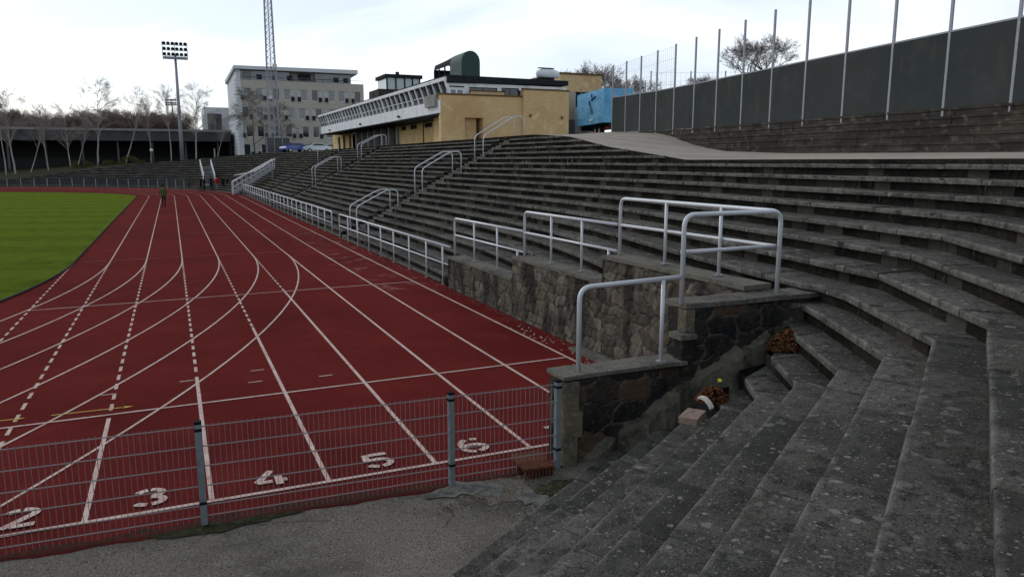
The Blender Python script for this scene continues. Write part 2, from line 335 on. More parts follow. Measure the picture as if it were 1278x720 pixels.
def add_slab(mb, k, s0, s1, hz, kin, th=.075, rr=None):
    gap = .006
    kin0, kin1 = kin if isinstance(kin, tuple) else (kin, kin)
    kin0 = max(kin0, k+.06); kin1 = max(kin1, k+.06)
    a = P(k, s0+gap); b = P(k, s1-gap)
    c = P(kin1, s1-gap); d = P(kin0, s0+gap)
    if abs(a[0]-d[0])+abs(a[1]-d[1]) < .015: return
    j = rr.uniform(-.011, .011); j2 = rr.uniform(-.011, .011); z = hz
    n0 = len(mb.v)
    # overhang: move the nosing out slightly at random
    e = rr.uniform(.0, .010); e2 = e+rr.uniform(-.004, .004)
    da = Vector((a[0]-d[0], a[1]-d[1])).normalized()*e; a = (a[0]+da.x, a[1]+da.y); b = (b[0]+da.x*e2/(e or 1), b[1]+da.y*e2/(e or 1)) if abs(e) > .004 else b
    zt = [z+j, z+j2, z+j2*.5, z+j*.5]
    bv = .012
    da = Vector((d[0]-a[0], d[1]-a[1])).normalized()
    a2 = (a[0]+da.x*bv, a[1]+da.y*bv); b2 = (b[0]+da.x*bv, b[1]+da.y*bv)
    a3 = (a[0]+da.x*.04, a[1]+da.y*.04); b3 = (b[0]+da.x*.04, b[1]+da.y*.04)
    vs = [(*a, z-th), (*b, z-th), (*c, z-th), (*d, z-th), (*a, zt[0]-bv), (*b, zt[1]-bv), (*c, zt[2]), (*d, zt[3]), (*a2, zt[0]), (*b2, zt[1]), (*a3, zt[0]+.001), (*b3, zt[1]+.001)]
    mb.v += vs
    for f in ((0, 1, 5, 4), (4, 5, 9, 8), (8, 9, 11, 10), (10, 11, 6, 7), (3, 2, 1, 0), (1, 2, 6, 11, 9, 5), (3, 0, 4, 8, 10, 7), (2, 3, 7, 6)):
        mb.f.append(tuple(n0+i for i in f)); mb.mi.append(0)
    sh = rr.random()**1.5
    mb.att.setdefault('shade', []).extend([sh]*12)
    mb.att.setdefault('lit_edge_wear', []).extend([.3, .3, 0, 0, 1, 1, 0, 0, 1, 1, .25, .25])  # lightens nosings: worn concrete plus sky light on the edge painted into colour
def add_riser(mb, k, s0, s1, h0, h1, rr):
    a = P(k+.17, s0); b = P(k+.17, s1); L = math.hypot(a[0]-b[0], a[1]-b[1])
    if s0 < 30: n = max(1, round(L/.42))
    else: n = max(1, round(L/1.2))
    for i in range(n):
        p = P(k+.17+rr.uniform(-.015, .015), s0+(s1-s0)*i/n); q = P(k+.17+rr.uniform(-.015, .015), s0+(s1-s0)*(i+1)/n)
        n0 = len(mb.v)
        mb.v += [(*p, h0-.03), (*q, h0-.03), (*q, h1), (*p, h1)]
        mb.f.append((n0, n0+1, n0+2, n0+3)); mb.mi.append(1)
        mb.att.setdefault('shade', []).extend([rr.random()]*4); mb.att.setdefault('lit_edge_wear', []).extend([0]*4)
def slist(rr, smin, smax):
    s = smin-rr.random(); L = []
    while s < smax:
        L.append(s); s += rr.uniform(.8, 1.6) if s < 32 else (rr.uniform(1.9, 2.6) if s < 82 else 2.4)
    L = [x for x in L if x >= smin]+[b for b in BR]+[smin, smax]
    L = sorted(L); o = [L[0]]
    for x in L[1:]:
        if x-o[-1] > .18: o.append(x)
        elif x in BR: o[-1] = x
    return o
for k in range(1, 23):
    rr = random.Random(100+k); mb = MB()
    L = slist(rr, -17, 155)
    for tgt in (k+.04, k+.2, k+1.2):
        q = np.linspace(10, 155, 2901); v = np.array([kc(x) for x in q])-tgt
        L += [float(q[i]) for i in range(2900) if v[i]*v[i+1] < 0]
    L = sorted(L)
    for s0, s1 in zip(L, L[1:]):
        sm = (s0+s1)/2
        if s1-s0 < .02: continue
        c0, c1 = kc(s0), kc(s1)
        if min(c0, c1) <= k-.02: continue
        g = in_gang(sm)
        hz = hk(k)
        kin = (min(k+1.2, c0+.02), min(k+1.2, c1+.02))
        if g:
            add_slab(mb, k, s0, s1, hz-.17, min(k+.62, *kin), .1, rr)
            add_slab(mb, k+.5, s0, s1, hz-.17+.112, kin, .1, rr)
            add_riser(mb, k, s0, s1, hz-.17-.2, hz-.17, rr)
            # side cheeks
            for ss in (s0, s1):
                if any(abs(ss-e) < .02 for ab in GANG for e in ab):
                    a = P(k, ss); b = P(k+1, ss); n0 = len(mb.v)
                    mb.v += [(*a, hz-.45), (*b, hz-.45), (*b, hz-.01), (*a, hz-.01)]; mb.f.append((n0, n0+1, n0+2, n0+3)); mb.mi.append(1)
                    mb.att['shade'].extend([.2]*4); mb.att['lit_edge_wear'].extend([0]*4)
        else:
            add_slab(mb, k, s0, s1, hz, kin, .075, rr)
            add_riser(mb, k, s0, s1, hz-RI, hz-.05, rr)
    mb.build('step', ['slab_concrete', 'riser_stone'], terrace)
# ---------------------------------------------------------------- raised path and bank
OUT = [(-17, (2, -16), 3.70), (0, (17.6, 4), 3.70), (2.7, (18.4, 8), 3.71), (4.9, (19.0, 11.5), 3.72), (9, (20.9, 17), 3.78), (14, (22.3, 23), 3.84), (18.4, (23.3, 27.5), 3.93), (21, (24.0, 30.2), 4.18),
       (23, (24.4, 32.2), 4.47), (25.5, (25.1, 34.4), 4.84), (28, (25.8, 37), 5.10), (31.5, (26.0, 43.0), 5.36)]
OUT2 = [(31.5, (26.0, 43.0), 5.36), (33, (34, 47), 5.86), (36, (44, 50), 5.9), (42, (50, 54), 5.95), (50, (56, 62), 5.8), (60, (60, 78), 5.3), (79.9, (75, 105), 4.9), (100, (75, 150), 4.8), (107, (50, 175), 4.6), (118, (10, 185), 4.0), (128, (-20, 180), 3.2), (142, (-45, 170), 1.8), (156, (-60, 160), .6)]
def osamp(T, s):
    for (a, p, z), (b, q, y) in zip(T, T[1:]):
        if s <= b:
            t = (s-a)/(b-a); return (p[0]+(q[0]-p[0])*t, p[1]+(q[1]-p[1])*t, z+(y-z)*t)
    return (*T[-1][1], T[-1][2])
def ruled(T, ss, nt):
    mb = MB()
    for s in ss:
        kk = kc(s); a = P(kk, s); o = osamp(T, s); z0 = cap(s)+.004
        for i in range(nt+1):
            t = i/nt; mb.v.append((a[0]+(o[0]-a[0])*t, a[1]+(o[1]-a[1])*t, z0+(o[2]-z0)*(t**1.15)))
    for i in range(len(ss)-1):
        for j in range(nt):
            a = i*(nt+1)+j; mb.f.append((a, a+1, a+nt+2, a+nt+1)); mb.mi.append(0)
    for s, s2 in zip(ss, ss[1:]):
        a = P(kc(s), s); b = P(kc(s2), s2); mb.q((*a, cap(s)-.4), (*b, cap(s2)-.4), (*b, cap(s2)+.004), (*a, cap(s)+.004), m=1)
    return mb
struct(ruled(OUT, [x for x in np.linspace(-17, 31.5, 90)], 10), 'path', ['path', 'riser_stone'])
struct(ruled(OUT2, [x for x in np.linspace(31.5, 60, 40)], 10), 'plateau_paving', ['path', 'riser_stone'])
struct(ruled(OUT2, [x for x in np.linspace(60, 155.9, 90)], 10), 'bank_ground', ['earth', 'riser_stone'])
# ---------------------------------------------------------------- ground, track, infield
mb = MB(); mb.q((-900, -900, -.06), (900, -900, -.06), (900, 1500, -.06), (-900, 1500, -.06)); struct(mb, 'ground', 'earth')
mb = MB(); mb.q((-25, -20, -.004), (8, -20, -.004), (8, 8.2, -.004), (-25, 8.2, -.004)); struct(mb, 'asphalt_apron', 'asphalt')
mb = MB(); rg = random.Random(44)
for x0, y0, an, L_ in ((-2.2, 7.2, -.5, .9), (2.35, 6.95, -1.3, .5), (3.1, 6.8, -1.0, .7), (.5, 7.38, -.05, .8)):
    p = Vector((x0, y0))
    for i in range(int(L_/.07)):
        an += rg.uniform(-.6, .6); q = p+Vector((math.cos(an), math.sin(an)))*.07; n_ = Vector((-math.sin(an), math.cos(an)))*rg.uniform(.001, .004); mb.q((*(p-n_), .002), (*(q-n_), .002), (*(q+n_), .002), (*(p+n_), .002)); p = q
struct(mb, 'asphalt_cracks', 'black')
pts = []
x = -50.0
while x < 3.97:
    pts.append((x, 7.47-.03*x*(abs(x) < 6)+.02*math.sin(x*2.3)+.02*math.sin(x*7.1+1)+rnd.uniform(-.012, .012))); x += .07
pts += [(3.97, 7.42), (3.97, 7.75), (6.93, 7.75), (6.97, 20.0), (6.98, 84)]
for i in range(1, 56):
    a = R(i*2); pts.append((AC[0]+45.6*math.cos(a), AC[1]+45.6*math.sin(a)))
pts.append((-50, 84+45))
mb = MB(); mb.q(*[(x, y, .006) for x, y in pts])
for (x0, y0), (x1, y1) in zip(pts, pts[1:]):
    if y0 < 7.5 and y1 < 7.5: mb.q((x0, y0, -.02), (x1, y1, -.02), (x1, y1, .006), (x0, y0, .006))
struct(mb, 'running_track', 'track_red')
mb = MB(); x = -12
while x < 3.9:
    x2 = x+.09; f = lambda q: (7.49-.03*q*(abs(q) < 6)+.02*math.sin(q*2.3)+.02*math.sin(q*7.1+1), 7.66-.035*q*(abs(q) < 6)+.05*math.sin(q*1.7)+.03*math.sin(q*9)+.02*math.sin(q*23))
    (a, b), (c, d) = f(x), f(x2); mb.q((x, a, .0085), (x2, c, .0085), (x2, d, .0085), (x, b, .0085)); x = x2
struct(mb, 'grime_strip', 'grime')
# infield
RIN = 35.3; NC = (-38.6, 30.0)
ip = []
for i in range(0, 61): a = R(-75+i*75/60); ip.append((NC[0]+RIN*math.cos(a), NC[1]+RIN*math.sin(a)))
ip += [(-3.3, y) for y in range(34, 84, 4)]
ac = (-36, 84)
for i in range(0, 61): a = R(i*1.5); ip.append((-3.3-33.0*(1-math.cos(a)), AC[1]+23.5*math.sin(a)))
mb = MB(); mb.q(*[(x, y, .03) for x, y in ip+[(-60, 107.5), (-60, -5)]]); struct(mb, 'grass', 'grass')
kb = MB(); kb.tube([(x, y, .035) for x, y in ip], .028, 6); tag(kb.build('track_kerb', 'screen_green'), 'low dark green kerb edging the grass infield along the inner lane', 'kerb')
cm = mat('chalk', (.42, .22, .19), .9, [(1.2, (.30, .12, .10), .45, .6)]); t_ = cm.node_tree
nz_ = t_.nodes.new('ShaderNodeTexNoise'); nz_.inputs['Scale'].default_value = 1.6; nz_.inputs['Detail'].default_value = 8; nz_.inputs['Roughness'].default_value = .75
tc_ = t_.nodes.new('ShaderNodeTexCoord'); t_.links.new(tc_.outputs['Object'], nz_.inputs['Vector'])
mr_ = t_.nodes.new('ShaderNodeMapRange'); mr_.inputs[1].default_value = .53; mr_.inputs[2].default_value = .70; mr_.inputs[4].default_value = .75; t_.links.new(nz_.outputs['Fac'], mr_.inputs[0]); t_.links.new(mr_.outputs[0], t_.nodes['Principled BSDF'].inputs['Alpha'])
mb = MB(); mb.q(*[(x_, y_, .009) for x_, y_ in ((4.9, 19.5), (6.6, 19.5), (6.7, 30), (6.4, 44), (5.2, 44), (4.6, 30))]); struct(mb, 'chalk_stain', 'chalk')
# markings
lz = .0105
XL = [-2.17, -1.01, .16, 1.37, 2.61, 3.84, 5.08, 6.33]
YS = 8.05
mk = MB()
def line(mb, x0, y0, x1, y1, wd=.043, z=lz):
    dx, dy = x1-x0, y1-y0; L = math.hypot(dx, dy); nx, ny = -dy/L*wd/2, dx/L*wd/2
    mb.q((x0+nx, y0+ny, z), (x1+nx, y1+ny, z), (x1-nx, y1-ny, z), (x0-nx, y0-ny, z))
def dash(mb, x, y0, y1):
    y = y0
    while y-.32 > y1: line(mb, x, y, x, y-.32, .05); y -= .56
for x in XL: line(mk, x, 30, x, 84)
for x, ye in zip([-3.3]+XL, [6, 8.1, 11.4, 13.1, 16.7, 21.2, 30, 30, 30]):
    if ye < 30: dash(mk, x, 30, ye)
    if x > -2.0: line(mk, x, min(ye, 30), x, YS, .053)
def arc(mb, c, r, a0, a1, n, wd=.042, ry=None):
    for i in range(n):
        A = R(a0+(a1-a0)*i/n); B = R(a0+(a1-a0)*(i+1)/n)
        p = [(c[0]+(r+d)*math.cos(t), c[1]+((ry or r)+d)*math.sin(t), lz) for t, d in ((A, -wd/2), (B, -wd/2), (B, wd/2), (A, wd/2))]; mb.q(*p)
lz = .0125
for i in range(6): arc(mk, NC, XL[i]+38.6, -70, 0, 60)
for x in XL: arc(mk, AC, x+38.6, 0, 95, 40)
lz = .0145
def xl(x0, x1, y0, y1, wd=.05): line(mk, x0, y0, x1, y1, wd, .0145)
xl(-9, 4.0, 8.05, 8.05, .06); xl(4.0, 6.35, 8.05, 8.05, .06)
xl(-3.2, 6.35, 11.5, 11.74); xl(-3.25, 6.3, 20.76, 21.3)
# small ticks
for (u, y) in ((-1.2, 12.6), (-.1, 12.9), (1.0, 13.1), (.9, 12.4), (2.0, 12.3)): line(mk, u, y, u+.22, y+.01, .035, .0146)
struct(mk, 'lane_markings', 'track_white')
mk = MB(); line(mk, -3.02, 30.3, 3.7, 30.6, .05, .0165); line(mk, .4, 40.2, 6.6, 40.6, .06, .0165); struct(mk, 'worn_cross_lines', 'track_faint')
mk = MB()
for x0, x1, y in ((-1.75, -.86, 11.82), (-3.2, -2.2, 11.86)):
    line(mk, x0, y+.02, x1, y, .025, .0185); mk.q((x1, y-.05, .019), (x1+.14, y, .019), (x1, y+.05, .019), (x1+.03, y, .019))
struct(mk, 'yellow_markings', 'track_yellow')
# lane numbers (stencilled strips)
def strip(mb, pts, wd, z=.0205):
    pts = [Vector((*p, 0)) for p in pts]; L = []
    for i, p in enumerate(pts):
        d = (pts[min(i+1, len(pts)-1)]-pts[max(i-1, 0)]).normalized(); n = Vector((-d.y, d.x, 0))*wd/2; L.append((p+n, p-n))
    for (a, b), (c, d) in zip(L, L[1:]): mb.q((a.x, a.y, z), (c.x, c.y, z), (d.x, d.y, z), (b.x, b.y, z))
def arcp(cx, cy, rx, ry, a0, a1, n=10): return [(cx+rx*math.cos(R(a0+(a1-a0)*i/n)), cy+ry*math.sin(R(a0+(a1-a0)*i/n))) for i in range(n+1)]
W_ = .17; 
DIG = {
 2: [arcp(.5, .72, .38, .22, 160, 100, 6), arcp(.5, .72, .38, .22, 85, -35, 10)+[(.12, .02)], [(.33, .07), (.95, .07)]],
 3: [arcp(.48, .73, .36, .2, 160, 98, 6), arcp(.48, .73, .36, .2, 84, -70, 10), arcp(.48, .28, .4, .22, 84, -80, 12), arcp(.48, .28, .4, .22, -98, -155, 6)],
 4: [[(.55, .98), (.05, .30)], [(.05, .28), (.52, .28)], [(.68, .28), (.98, .28)], [(.72, .55), (.72, .02)]],
 5: [[(.30, .93), (.92, .93)], [(.17, .98), (.14, .52)], [(.14, .52)]+arcp(.5, .33, .4, .25, 110, -80, 14), arcp(.5, .33, .4, .25, -98, -155, 6)],
 6: [arcp(.62, .5, .5, .46, 62, 92, 4), arcp(.55, .5, .46, .46, 106, 180, 10)+arcp(.5, .3, .41, .27, 172, 262, 8), arcp(.5, .3, .41, .25, 278, 360, 8)+arcp(.5, .3, .41, .25, 5, 150, 12)],
 7: [[(.05, .92), (.55, .92)], [(.68, .92), (.95, .92)], [(.93, .9), (.4, .02)]],
}
for dgt, xc, yc in ((2, -1.60, 8.4), (3, -.43, 8.4), (4, .79, 8.39), (5, 2.0, 8.4), (6, 3.2, 8.4), (7, 4.45, 8.41)):
    mb = MB()
    for sgi, sg in enumerate(DIG[dgt]): strip(mb, [(xc-.17+.34*x, yc-.22+.44*y) for x, y in sg], .082, .0205+.0015*sgi)
    o = struct(mb, 'lane_number', 'track_white')
    o['label'] = 'white stencilled lane number %d on the red track' % dgt
# kerb strip at the wall's foot and chalky spill
mb = MB(); mb.box(6.62, 6.86, 7.82, 12.2, 0, .07); tag(mb.build('kerb_strip', 'coping_concrete'), 'low concrete kerb strip at the foot of the stone wall', 'kerb')
# ---------------------------------------------------------------- rubble stone walls
def noise2(x, y, s): return math.sin(x*s+1.3*math.sin(y*s*.7))*math.cos(y*s*1.1+.9*math.sin(x*s*.8))
def rubble(mb, o, u, n, L, z0, topf, res, cw, ch, seed, disp=.03, moss=None):
    """displaced voronoi masonry face. o origin (x,y), u unit direction, n outward normal"""
    rg = np.random.RandomState(seed); Hm = max(topf(0), topf(L))
    nx = int(L/cw)+3; nz = int((Hm-z0)/ch)+3
    sx = []; sz = []
    for j in range(-1, nz):
        off = rg.rand()*cw
        for i in range(-1, nx):
            sx.append(i*cw+off+rg.uniform(-.33, .33)*cw); sz.append(z0+j*ch+rg.uniform(-.3, .3)*ch)
    sx = np.array(sx); sz = np.array(sz); cid = rg.rand(len(sx)); coff = rg.uniform(-.5, .5, len(sx))
    nu = max(2, int(L/res)); nv = max(2, int((Hm-z0)/res))
    U = np.linspace(0, L, nu+1)
    base = len(mb.v)
    for key in ('cell', 'joint', 'moss'): mb.att.setdefault(key, [])
    for a in U:
        tz = topf(a); Z = np.linspace(z0, tz, nv+1)
        wx = a+.04*np.sin(Z*9+seed)+.02*np.sin(Z*23+a*11); wz = Z+.03*np.sin(a*8+seed)+.015*np.sin(a*21+Z*13)
        d = np.sqrt(((wx[:, None]-sx[None])/cw*ch*1.15)**2+(wz[:, None]-sz[None])**2)
        idx = np.argsort(d, axis=1)[:, :2]; r = np.arange(len(Z))
        f1 = d[r, idx[:, 0]]; f2 = d[r, idx[:, 1]]; e = np.clip((f2-f1)/.05, 0, 1)
        dep = disp*(e**.5-1)+disp*.7*coff[idx[:, 0]]*e+rg.uniform(-.004, .004, len(Z))+.006*np.sin(wx*31+wz*17)
        if a == U[0] or a == U[-1]: dep = dep*0-.01
        for z, dd, ci, ee in zip(Z, dep, cid[idx[:, 0]], e):
            mb.v.append((o[0]+u[0]*a+n[0]*dd, o[1]+u[1]*a+n[1]*dd, z))
            mb.att['cell'].append(ci); mb.att['joint'].append(1-ee); mb.att['moss'].append(moss(a, z) if moss else 0)
    for i in range(nu):
        for j in range(nv):
            a = base+i*(nv+1)+j; mb.f.append((a, a+nv+1, a+nv+2, a+1)); mb.mi.append(0)
def padatt(mb):
    for k in mb.att: mb.att[k] += [0]*(len(mb.v)-len(mb.att[k]))
def slab_rough(mb, x0, x1, y0, y1, z0, z1, seed, m=None, step=.35):
    rg = random.Random(seed); long_x = (x1-x0) > (y1-y0); L = (x1-x0) if long_x else (y1-y0); n = max(1, int(L/step))
    js = [(rg.uniform(-.012, .012), rg.uniform(-.012, .012), rg.uniform(-.008, .008), rg.uniform(-.006, .006)) for _ in range(n+1)]
    for i in range(n):
        (a, b, c, e), (a2, b2, c2, e2) = js[i], js[i+1]
        if long_x:
            p, q = x0+L*i/n, x0+L*(i+1)/n
            mb.hexa([(p, y0+a, z0), (q, y0+a2, z0), (q, y1+b2, z0), (p, y1+b, z0), (p, y0+a, z1+c), (q, y0+a2, z1+c2), (q, y1+b2, z1+e2), (p, y1+b, z1+e)], m)
        else:
            p, q = y0+L*i/n, y0+L*(i+1)/n
            mb.hexa([(x0+a, p, z0), (x1+b, p, z0), (x1+b2, q, z0), (x0+a2, q, z0), (x0+a, p, z1+c), (x1+b, p, z1+e), (x1+b2, q, z1+e2), (x0+a2, q, z1+c2)], m)
wall = thing('stone_wall', 'long rubble stone retaining wall stepping down beside the outer lane', 'wall', (6.9, 14, 0))
for i, (y0, y1, zt) in enumerate(((7.85, 11.55, 1.80), (11.55, 15.5, 1.33), (15.5, 19.9, .83))):
    mb = MB(); rubble(mb, (6.9, y0), (0, 1), (-1, 0), y1-y0, -.02, lambda a: zt, .033, .40, .19, 11+i)
    if i < 2: mb.att  # far end face
    rubble(mb, (6.9, y1), (1, 0), (0, 1), .42, -.02, lambda a: zt, .06, .3, .22, 31+i)
    mb.build('wall_section', 'rubble_stone', wall)
    mb = MB(); slab_rough(mb, 6.885, 7.36, y0, y1+.02, zt, zt+.065, 41+i, step=.25); mb.build('coping', 'coping_concrete', wall)
mb = MB(); mb.box(6.96, 7.30, 7.86, 11.5, 0, 1.79); mb.box(6.96, 7.30, 11.5, 15.45, 0, 1.32); mb.box(6.96, 7.30, 15.45, 19.85, 0, .82); mb.build('wall_core', 'cement', wall)
# near black return wall
nw = thing('stone_parapet', 'black stained stone parapet in two heights beside the foreground steps', 'wall', (5.8, 7.5, 0))
def mossf(a, z): return max(0, min(1, (a-3.3)/.4))*.9+max(0, min(1, (.25-z)/.2))*.7
mb = MB(); rubble(mb, (3.95, 7.38), (1, .05), (0, -1), 1.75, -.02, lambda a: 1.03, .028, .46, .27, 61, .035, lambda a, z: max(0, min(1, (.3-z)/.3))*.7)
rubble(mb, (3.95, 7.80), (0, -1), (-1, 0), .42, -.02, lambda a: 1.0, .05, .3, .25, 62)
mb.build('lower_block', 'dark_stone', nw)
mb = MB(); rubble(mb, (5.68, 7.46), (1, .05), (0, -1), 2.16, .3, lambda a: 1.71, .028, .50, .29, 63, .035, lambda a, z: max(0, min(1, (a-1.5)/.5))*.8)
rubble(mb, (5.68, 7.88), (0, -1), (-1, 0), .42, .3, lambda a: 1.68, .05, .3, .25, 64)
rubble(mb, (7.84, 7.57), (0, 1), (1, 0), .33, .3, lambda a: 1.68, .05, .3, .25, 65)
mb.build('upper_block', 'dark_stone', nw)
mb = MB(); slab_rough(mb, 3.93, 5.66, 7.39, 7.81, 1.03, 1.075, 66, step=.22); mb.build('coping', 'coping_concrete', nw)
mb = MB(); slab_rough(mb, 5.66, 7.86, 7.47, 7.91, 1.71, 1.77, 67, step=.22); mb.build('coping', 'coping_concrete', nw)
mb = MB(); slab_rough(mb, 3.93, 4.10, 7.350, 7.5, .0, .34, 68, step=.2); mb.build('quoin', 'quoin_stone', nw)
mb = MB(); slab_rough(mb, 3.935, 4.16, 7.342, 7.5, .345, .66, 78, step=.2); mb.build('quoin', 'quoin_stone', nw)
mb = MB(); slab_rough(mb, 3.93, 4.12, 7.348, 7.5, .665, 1.0, 88, step=.2); mb.build('quoin', 'quoin_stone', nw)
mb = MB(); slab_rough(mb, 5.65, 5.80, 7.45, 7.6, 1.42, 1.70, 69, step=.2); mb.build('quoin', 'quoin_stone', nw)
mb = MB(); slab_rough(mb, 5.60, 5.76, 7.42, 7.62, .90, 1.34, 71, step=.2); mb.build('quoin', 'dark_stone', nw)
mb = MB(); slab_rough(mb, 5.53, 5.79, 7.38, 7.64, 1.345, 1.41, 70, step=.2); mb.build('ledge', 'coping_concrete', nw)
mb = MB(); mb.box(4.02, 5.7, 7.50, 7.79, 0, .99); mb.box(5.74, 7.78, 7.60, 7.86, 0, 1.67); mb.build('wall_core', 'cement', nw)
# cement haunch along the foot of the parapet
mb = MB(); rg = random.Random(5); N = 70
def top_h(x): return np.interp(x, [4.1, 4.5, 5.0, 5.5, 6.0, 6.5, 7.1, 7.84, 8.0], [.10, .28, .55, .80, 1.0, 1.22, 1.42, 1.62, 1.62])
rows = []
for i in range(N+1):
    x = 4.1+(7.86-4.1)*i/N; yb = 7.43+.05*(x-3.95); h = top_h(x)
    r = []
    dp = (.20+.08*math.sin(x*5.1)+.04*math.sin(x*13)+rg.uniform(-.02, .02))*min(1, (x-4.05)/.5)*(1 if x < 7 else max(.3, (8-x)))
    for j in range(6):
        t = j/5; r.append((x+rg.uniform(-.015, .015), yb-dp*t+rg.uniform(-.012, .012), (h-.10+(.08+.07*math.sin(x*4.3+1)+.04*math.sin(x*11))*(1-t)**1.3-(.5 if j == 5 else .08*t))+rg.uniform(-.018, .018)))
    rows.append(r)
for i in range(N):
    for j in range(5): mb.q(rows[i][j], rows[i][j+1], rows[i+1][j+1], rows[i+1][j])
tag(mb.build('cement_haunch', 'cement', smooth=True), 'rough sloping cement fillet between the black parapet and the steps', 'cement fillet')

# ---------------------------------------------------------------- railings
def railing(name, label, top, mid, posts, group=None, r=.03, cat='railing', matn='galv'):
    """top/mid polylines, posts list of (bottom, top)"""
    t = thing(name, label, cat, posts[0][0], group)
    mb = MB(); mb.tube(fillet(top, .16), r, 10); mb.build('top_rail', matn, t, smooth=True)
    if mid: mb = MB(); mb.tube(mid, r*.85, 8); mb.build('mid_rail', matn, t, smooth=True)
    for a, b in posts:
        mb = MB(); mb.tube([a, b], r*.85, 8); p_ = mb.build('post', matn, t, smooth=True)
        mb = MB(); mb.tube([a, (a[0], a[1], a[2]+.012)], r*2.1, 10); mb.build('base_plate', 'galv_post', p_)
    return t
zA, zB, zC = .90, 1.40, 1.87
G = 'railings along the top of the stone wall'
railing('wall_railing', 'two-bar metal railing on the lowest section of the stone wall', [(7.15, 20, zA), (7.15, 20, 1.93), (7.15, 15.42, 1.95)], [(7.15, 20, 1.47), (7.15, 15.42, 1.48)], [((7.15, 18.5, zA), (7.15, 18.5, 1.92)), ((7.15, 16.95, zA), (7.15, 16.95, 1.93)), ((7.15, 15.75, zA), (7.15, 15.75, 1.47))], G)
railing('wall_railing', 'two-bar metal railing on the middle section of the stone wall', [(7.15, 15.36, zB), (7.15, 15.36, 2.39), (7.15, 11.48, 2.40)], [(7.15, 15.36, 1.93), (7.15, 11.48, 1.93)], [((7.15, 14.05, zB), (7.15, 14.05, 2.37)), ((7.15, 12.75, zB), (7.15, 12.75, 2.38)), ((7.15, 11.75, zB), (7.15, 11.75, 1.93))], G)
cr_ = railing('wall_railing', 'tall two-bar metal railing folding round the corner of the highest wall section', [(7.15, 11.38, zC), (7.15, 11.38, 2.86), (7.19, 7.74, 2.86), (7.14, 7.625, 2.86)], [(7.15, 11.38, 2.4), (7.2, 7.66, 2.4), (5.66, 7.6, 2.4)], [((7.15, 10.03, zC), (7.15, 10.03, 2.85)), ((7.15, 8.7, zC), (7.15, 8.7, 2.85))], G)
mb = MB(); mb.tube(fillet([(7.24, 7.62, 1.76), (7.24, 7.62, 2.86), (5.66, 7.56, 2.86), (5.66, 7.56, 1.76)], .16), .03, 10); mb.build('corner_rail', 'galv', cr_, smooth=True)
railing('wall_railing', 'single-bar railing on the low block of the black parapet', [(4.2, 7.52, 1.07), (4.2, 7.52, 2.07), (5.64, 7.56, 2.1)], None, [((5.36, 7.53, 1.07), (5.36, 7.53, 2.08))], G)
G = 'railings along the foot of the terrace'
ys = [35.2, 33.36, 31.46, 29.5, 27.6, 25.8, 23.9, 22.05, 20.5]
railing('trackside_railing', 'nearer trackside two-bar railing, ending against the stone wall', [(6.95, 35.2, 0), (6.95, 35.2, 1.1), (6.98, 19.95, 1.14)], [(6.95, 35.2, .58), (6.98, 20.0, .62)], [((6.95, y, 0), (6.95, y, 1.1)) for y in ys[1:]], G)
yy = [37+1.9*i for i in range(14)]
railing('trackside_railing', 'middle trackside two-bar railing between the gangway and the far joint', [(6.95, 37, 0), (6.95, 37, 1.12), (6.95, 62, 1.12), (6.95, 62, 0)], [(6.95, 37, .58), (6.95, 62, .58)], [((6.95, y, 0), (6.95, y, 1.1)) for y in yy[1:] if y < 61.5], G)
railing('trackside_railing', 'farthest trackside two-bar railing running up to the metal stairs', [(6.95, 62.7, 0), (6.95, 62.7, 1.12), (6.95, 86.6, 1.12), (6.95, 86.6, 0)], [(6.95, 62.7, .58), (6.95, 86.6, .58)], [((6.95, 62.7+1.9*i, 0), (6.95, 62.7+1.9*i, 1.1)) for i in range(1, 13)], G)
G = 'handrails on the terrace gangways'
def hz_at(x, kk=0): return .07+RI*((x-7.3)/.41+1)-.1
def handrail(y, xa, za, xb, zb, label, bend=.35):
    t = thing('gangway_handrail', label, 'handrail', (xa, y, hz_at(xa)), G)
    mb = MB(); mb.tube(fillet([(xa, y, hz_at(xa)-.1), (xa, y, za), (xb-.5, y, zb), (xb, y, zb), (xb, y, hz_at(xb)-.1)], .2), .028, 8); mb.build('rail', 'galv', t, smooth=True)
LV = [('lowest', 7.36, 1.51, 9.25, 2.22), ('middle', 10.46, 3.19, 12.35, 3.95), ('topmost', 13.5, 4.69, 15.6, 5.63)]
for nm, xa, za, xb, zb in LV:
    handrail(34.75, xa, za, xb, zb, 'bent metal handrail on the far edge of the nearest gangway, %s of three' % nm)
    handrail(33.95, xa+.12, za-.03, xb+.15, zb, 'bent metal handrail on the near edge of the nearest gangway, %s of three' % nm)
for nm, xa, za, xb, zb in (('lower', 10.0, 3.05, 12.0, 3.85), ('upper', 13.6, 4.8, 15.6, 5.55)):
    handrail(60.6, xa, za, xb, zb, 'bent handrail on the far edge of the second gangway, %s one' % nm)
    handrail(59.5, xa+.05, za, xb+.05, zb, 'bent handrail on the near edge of the second gangway, %s one' % nm)
handrail(75, 13.0, 4.6, 15.0, 5.3, 'small distant handrail at the top of the third gangway in front of the cars')
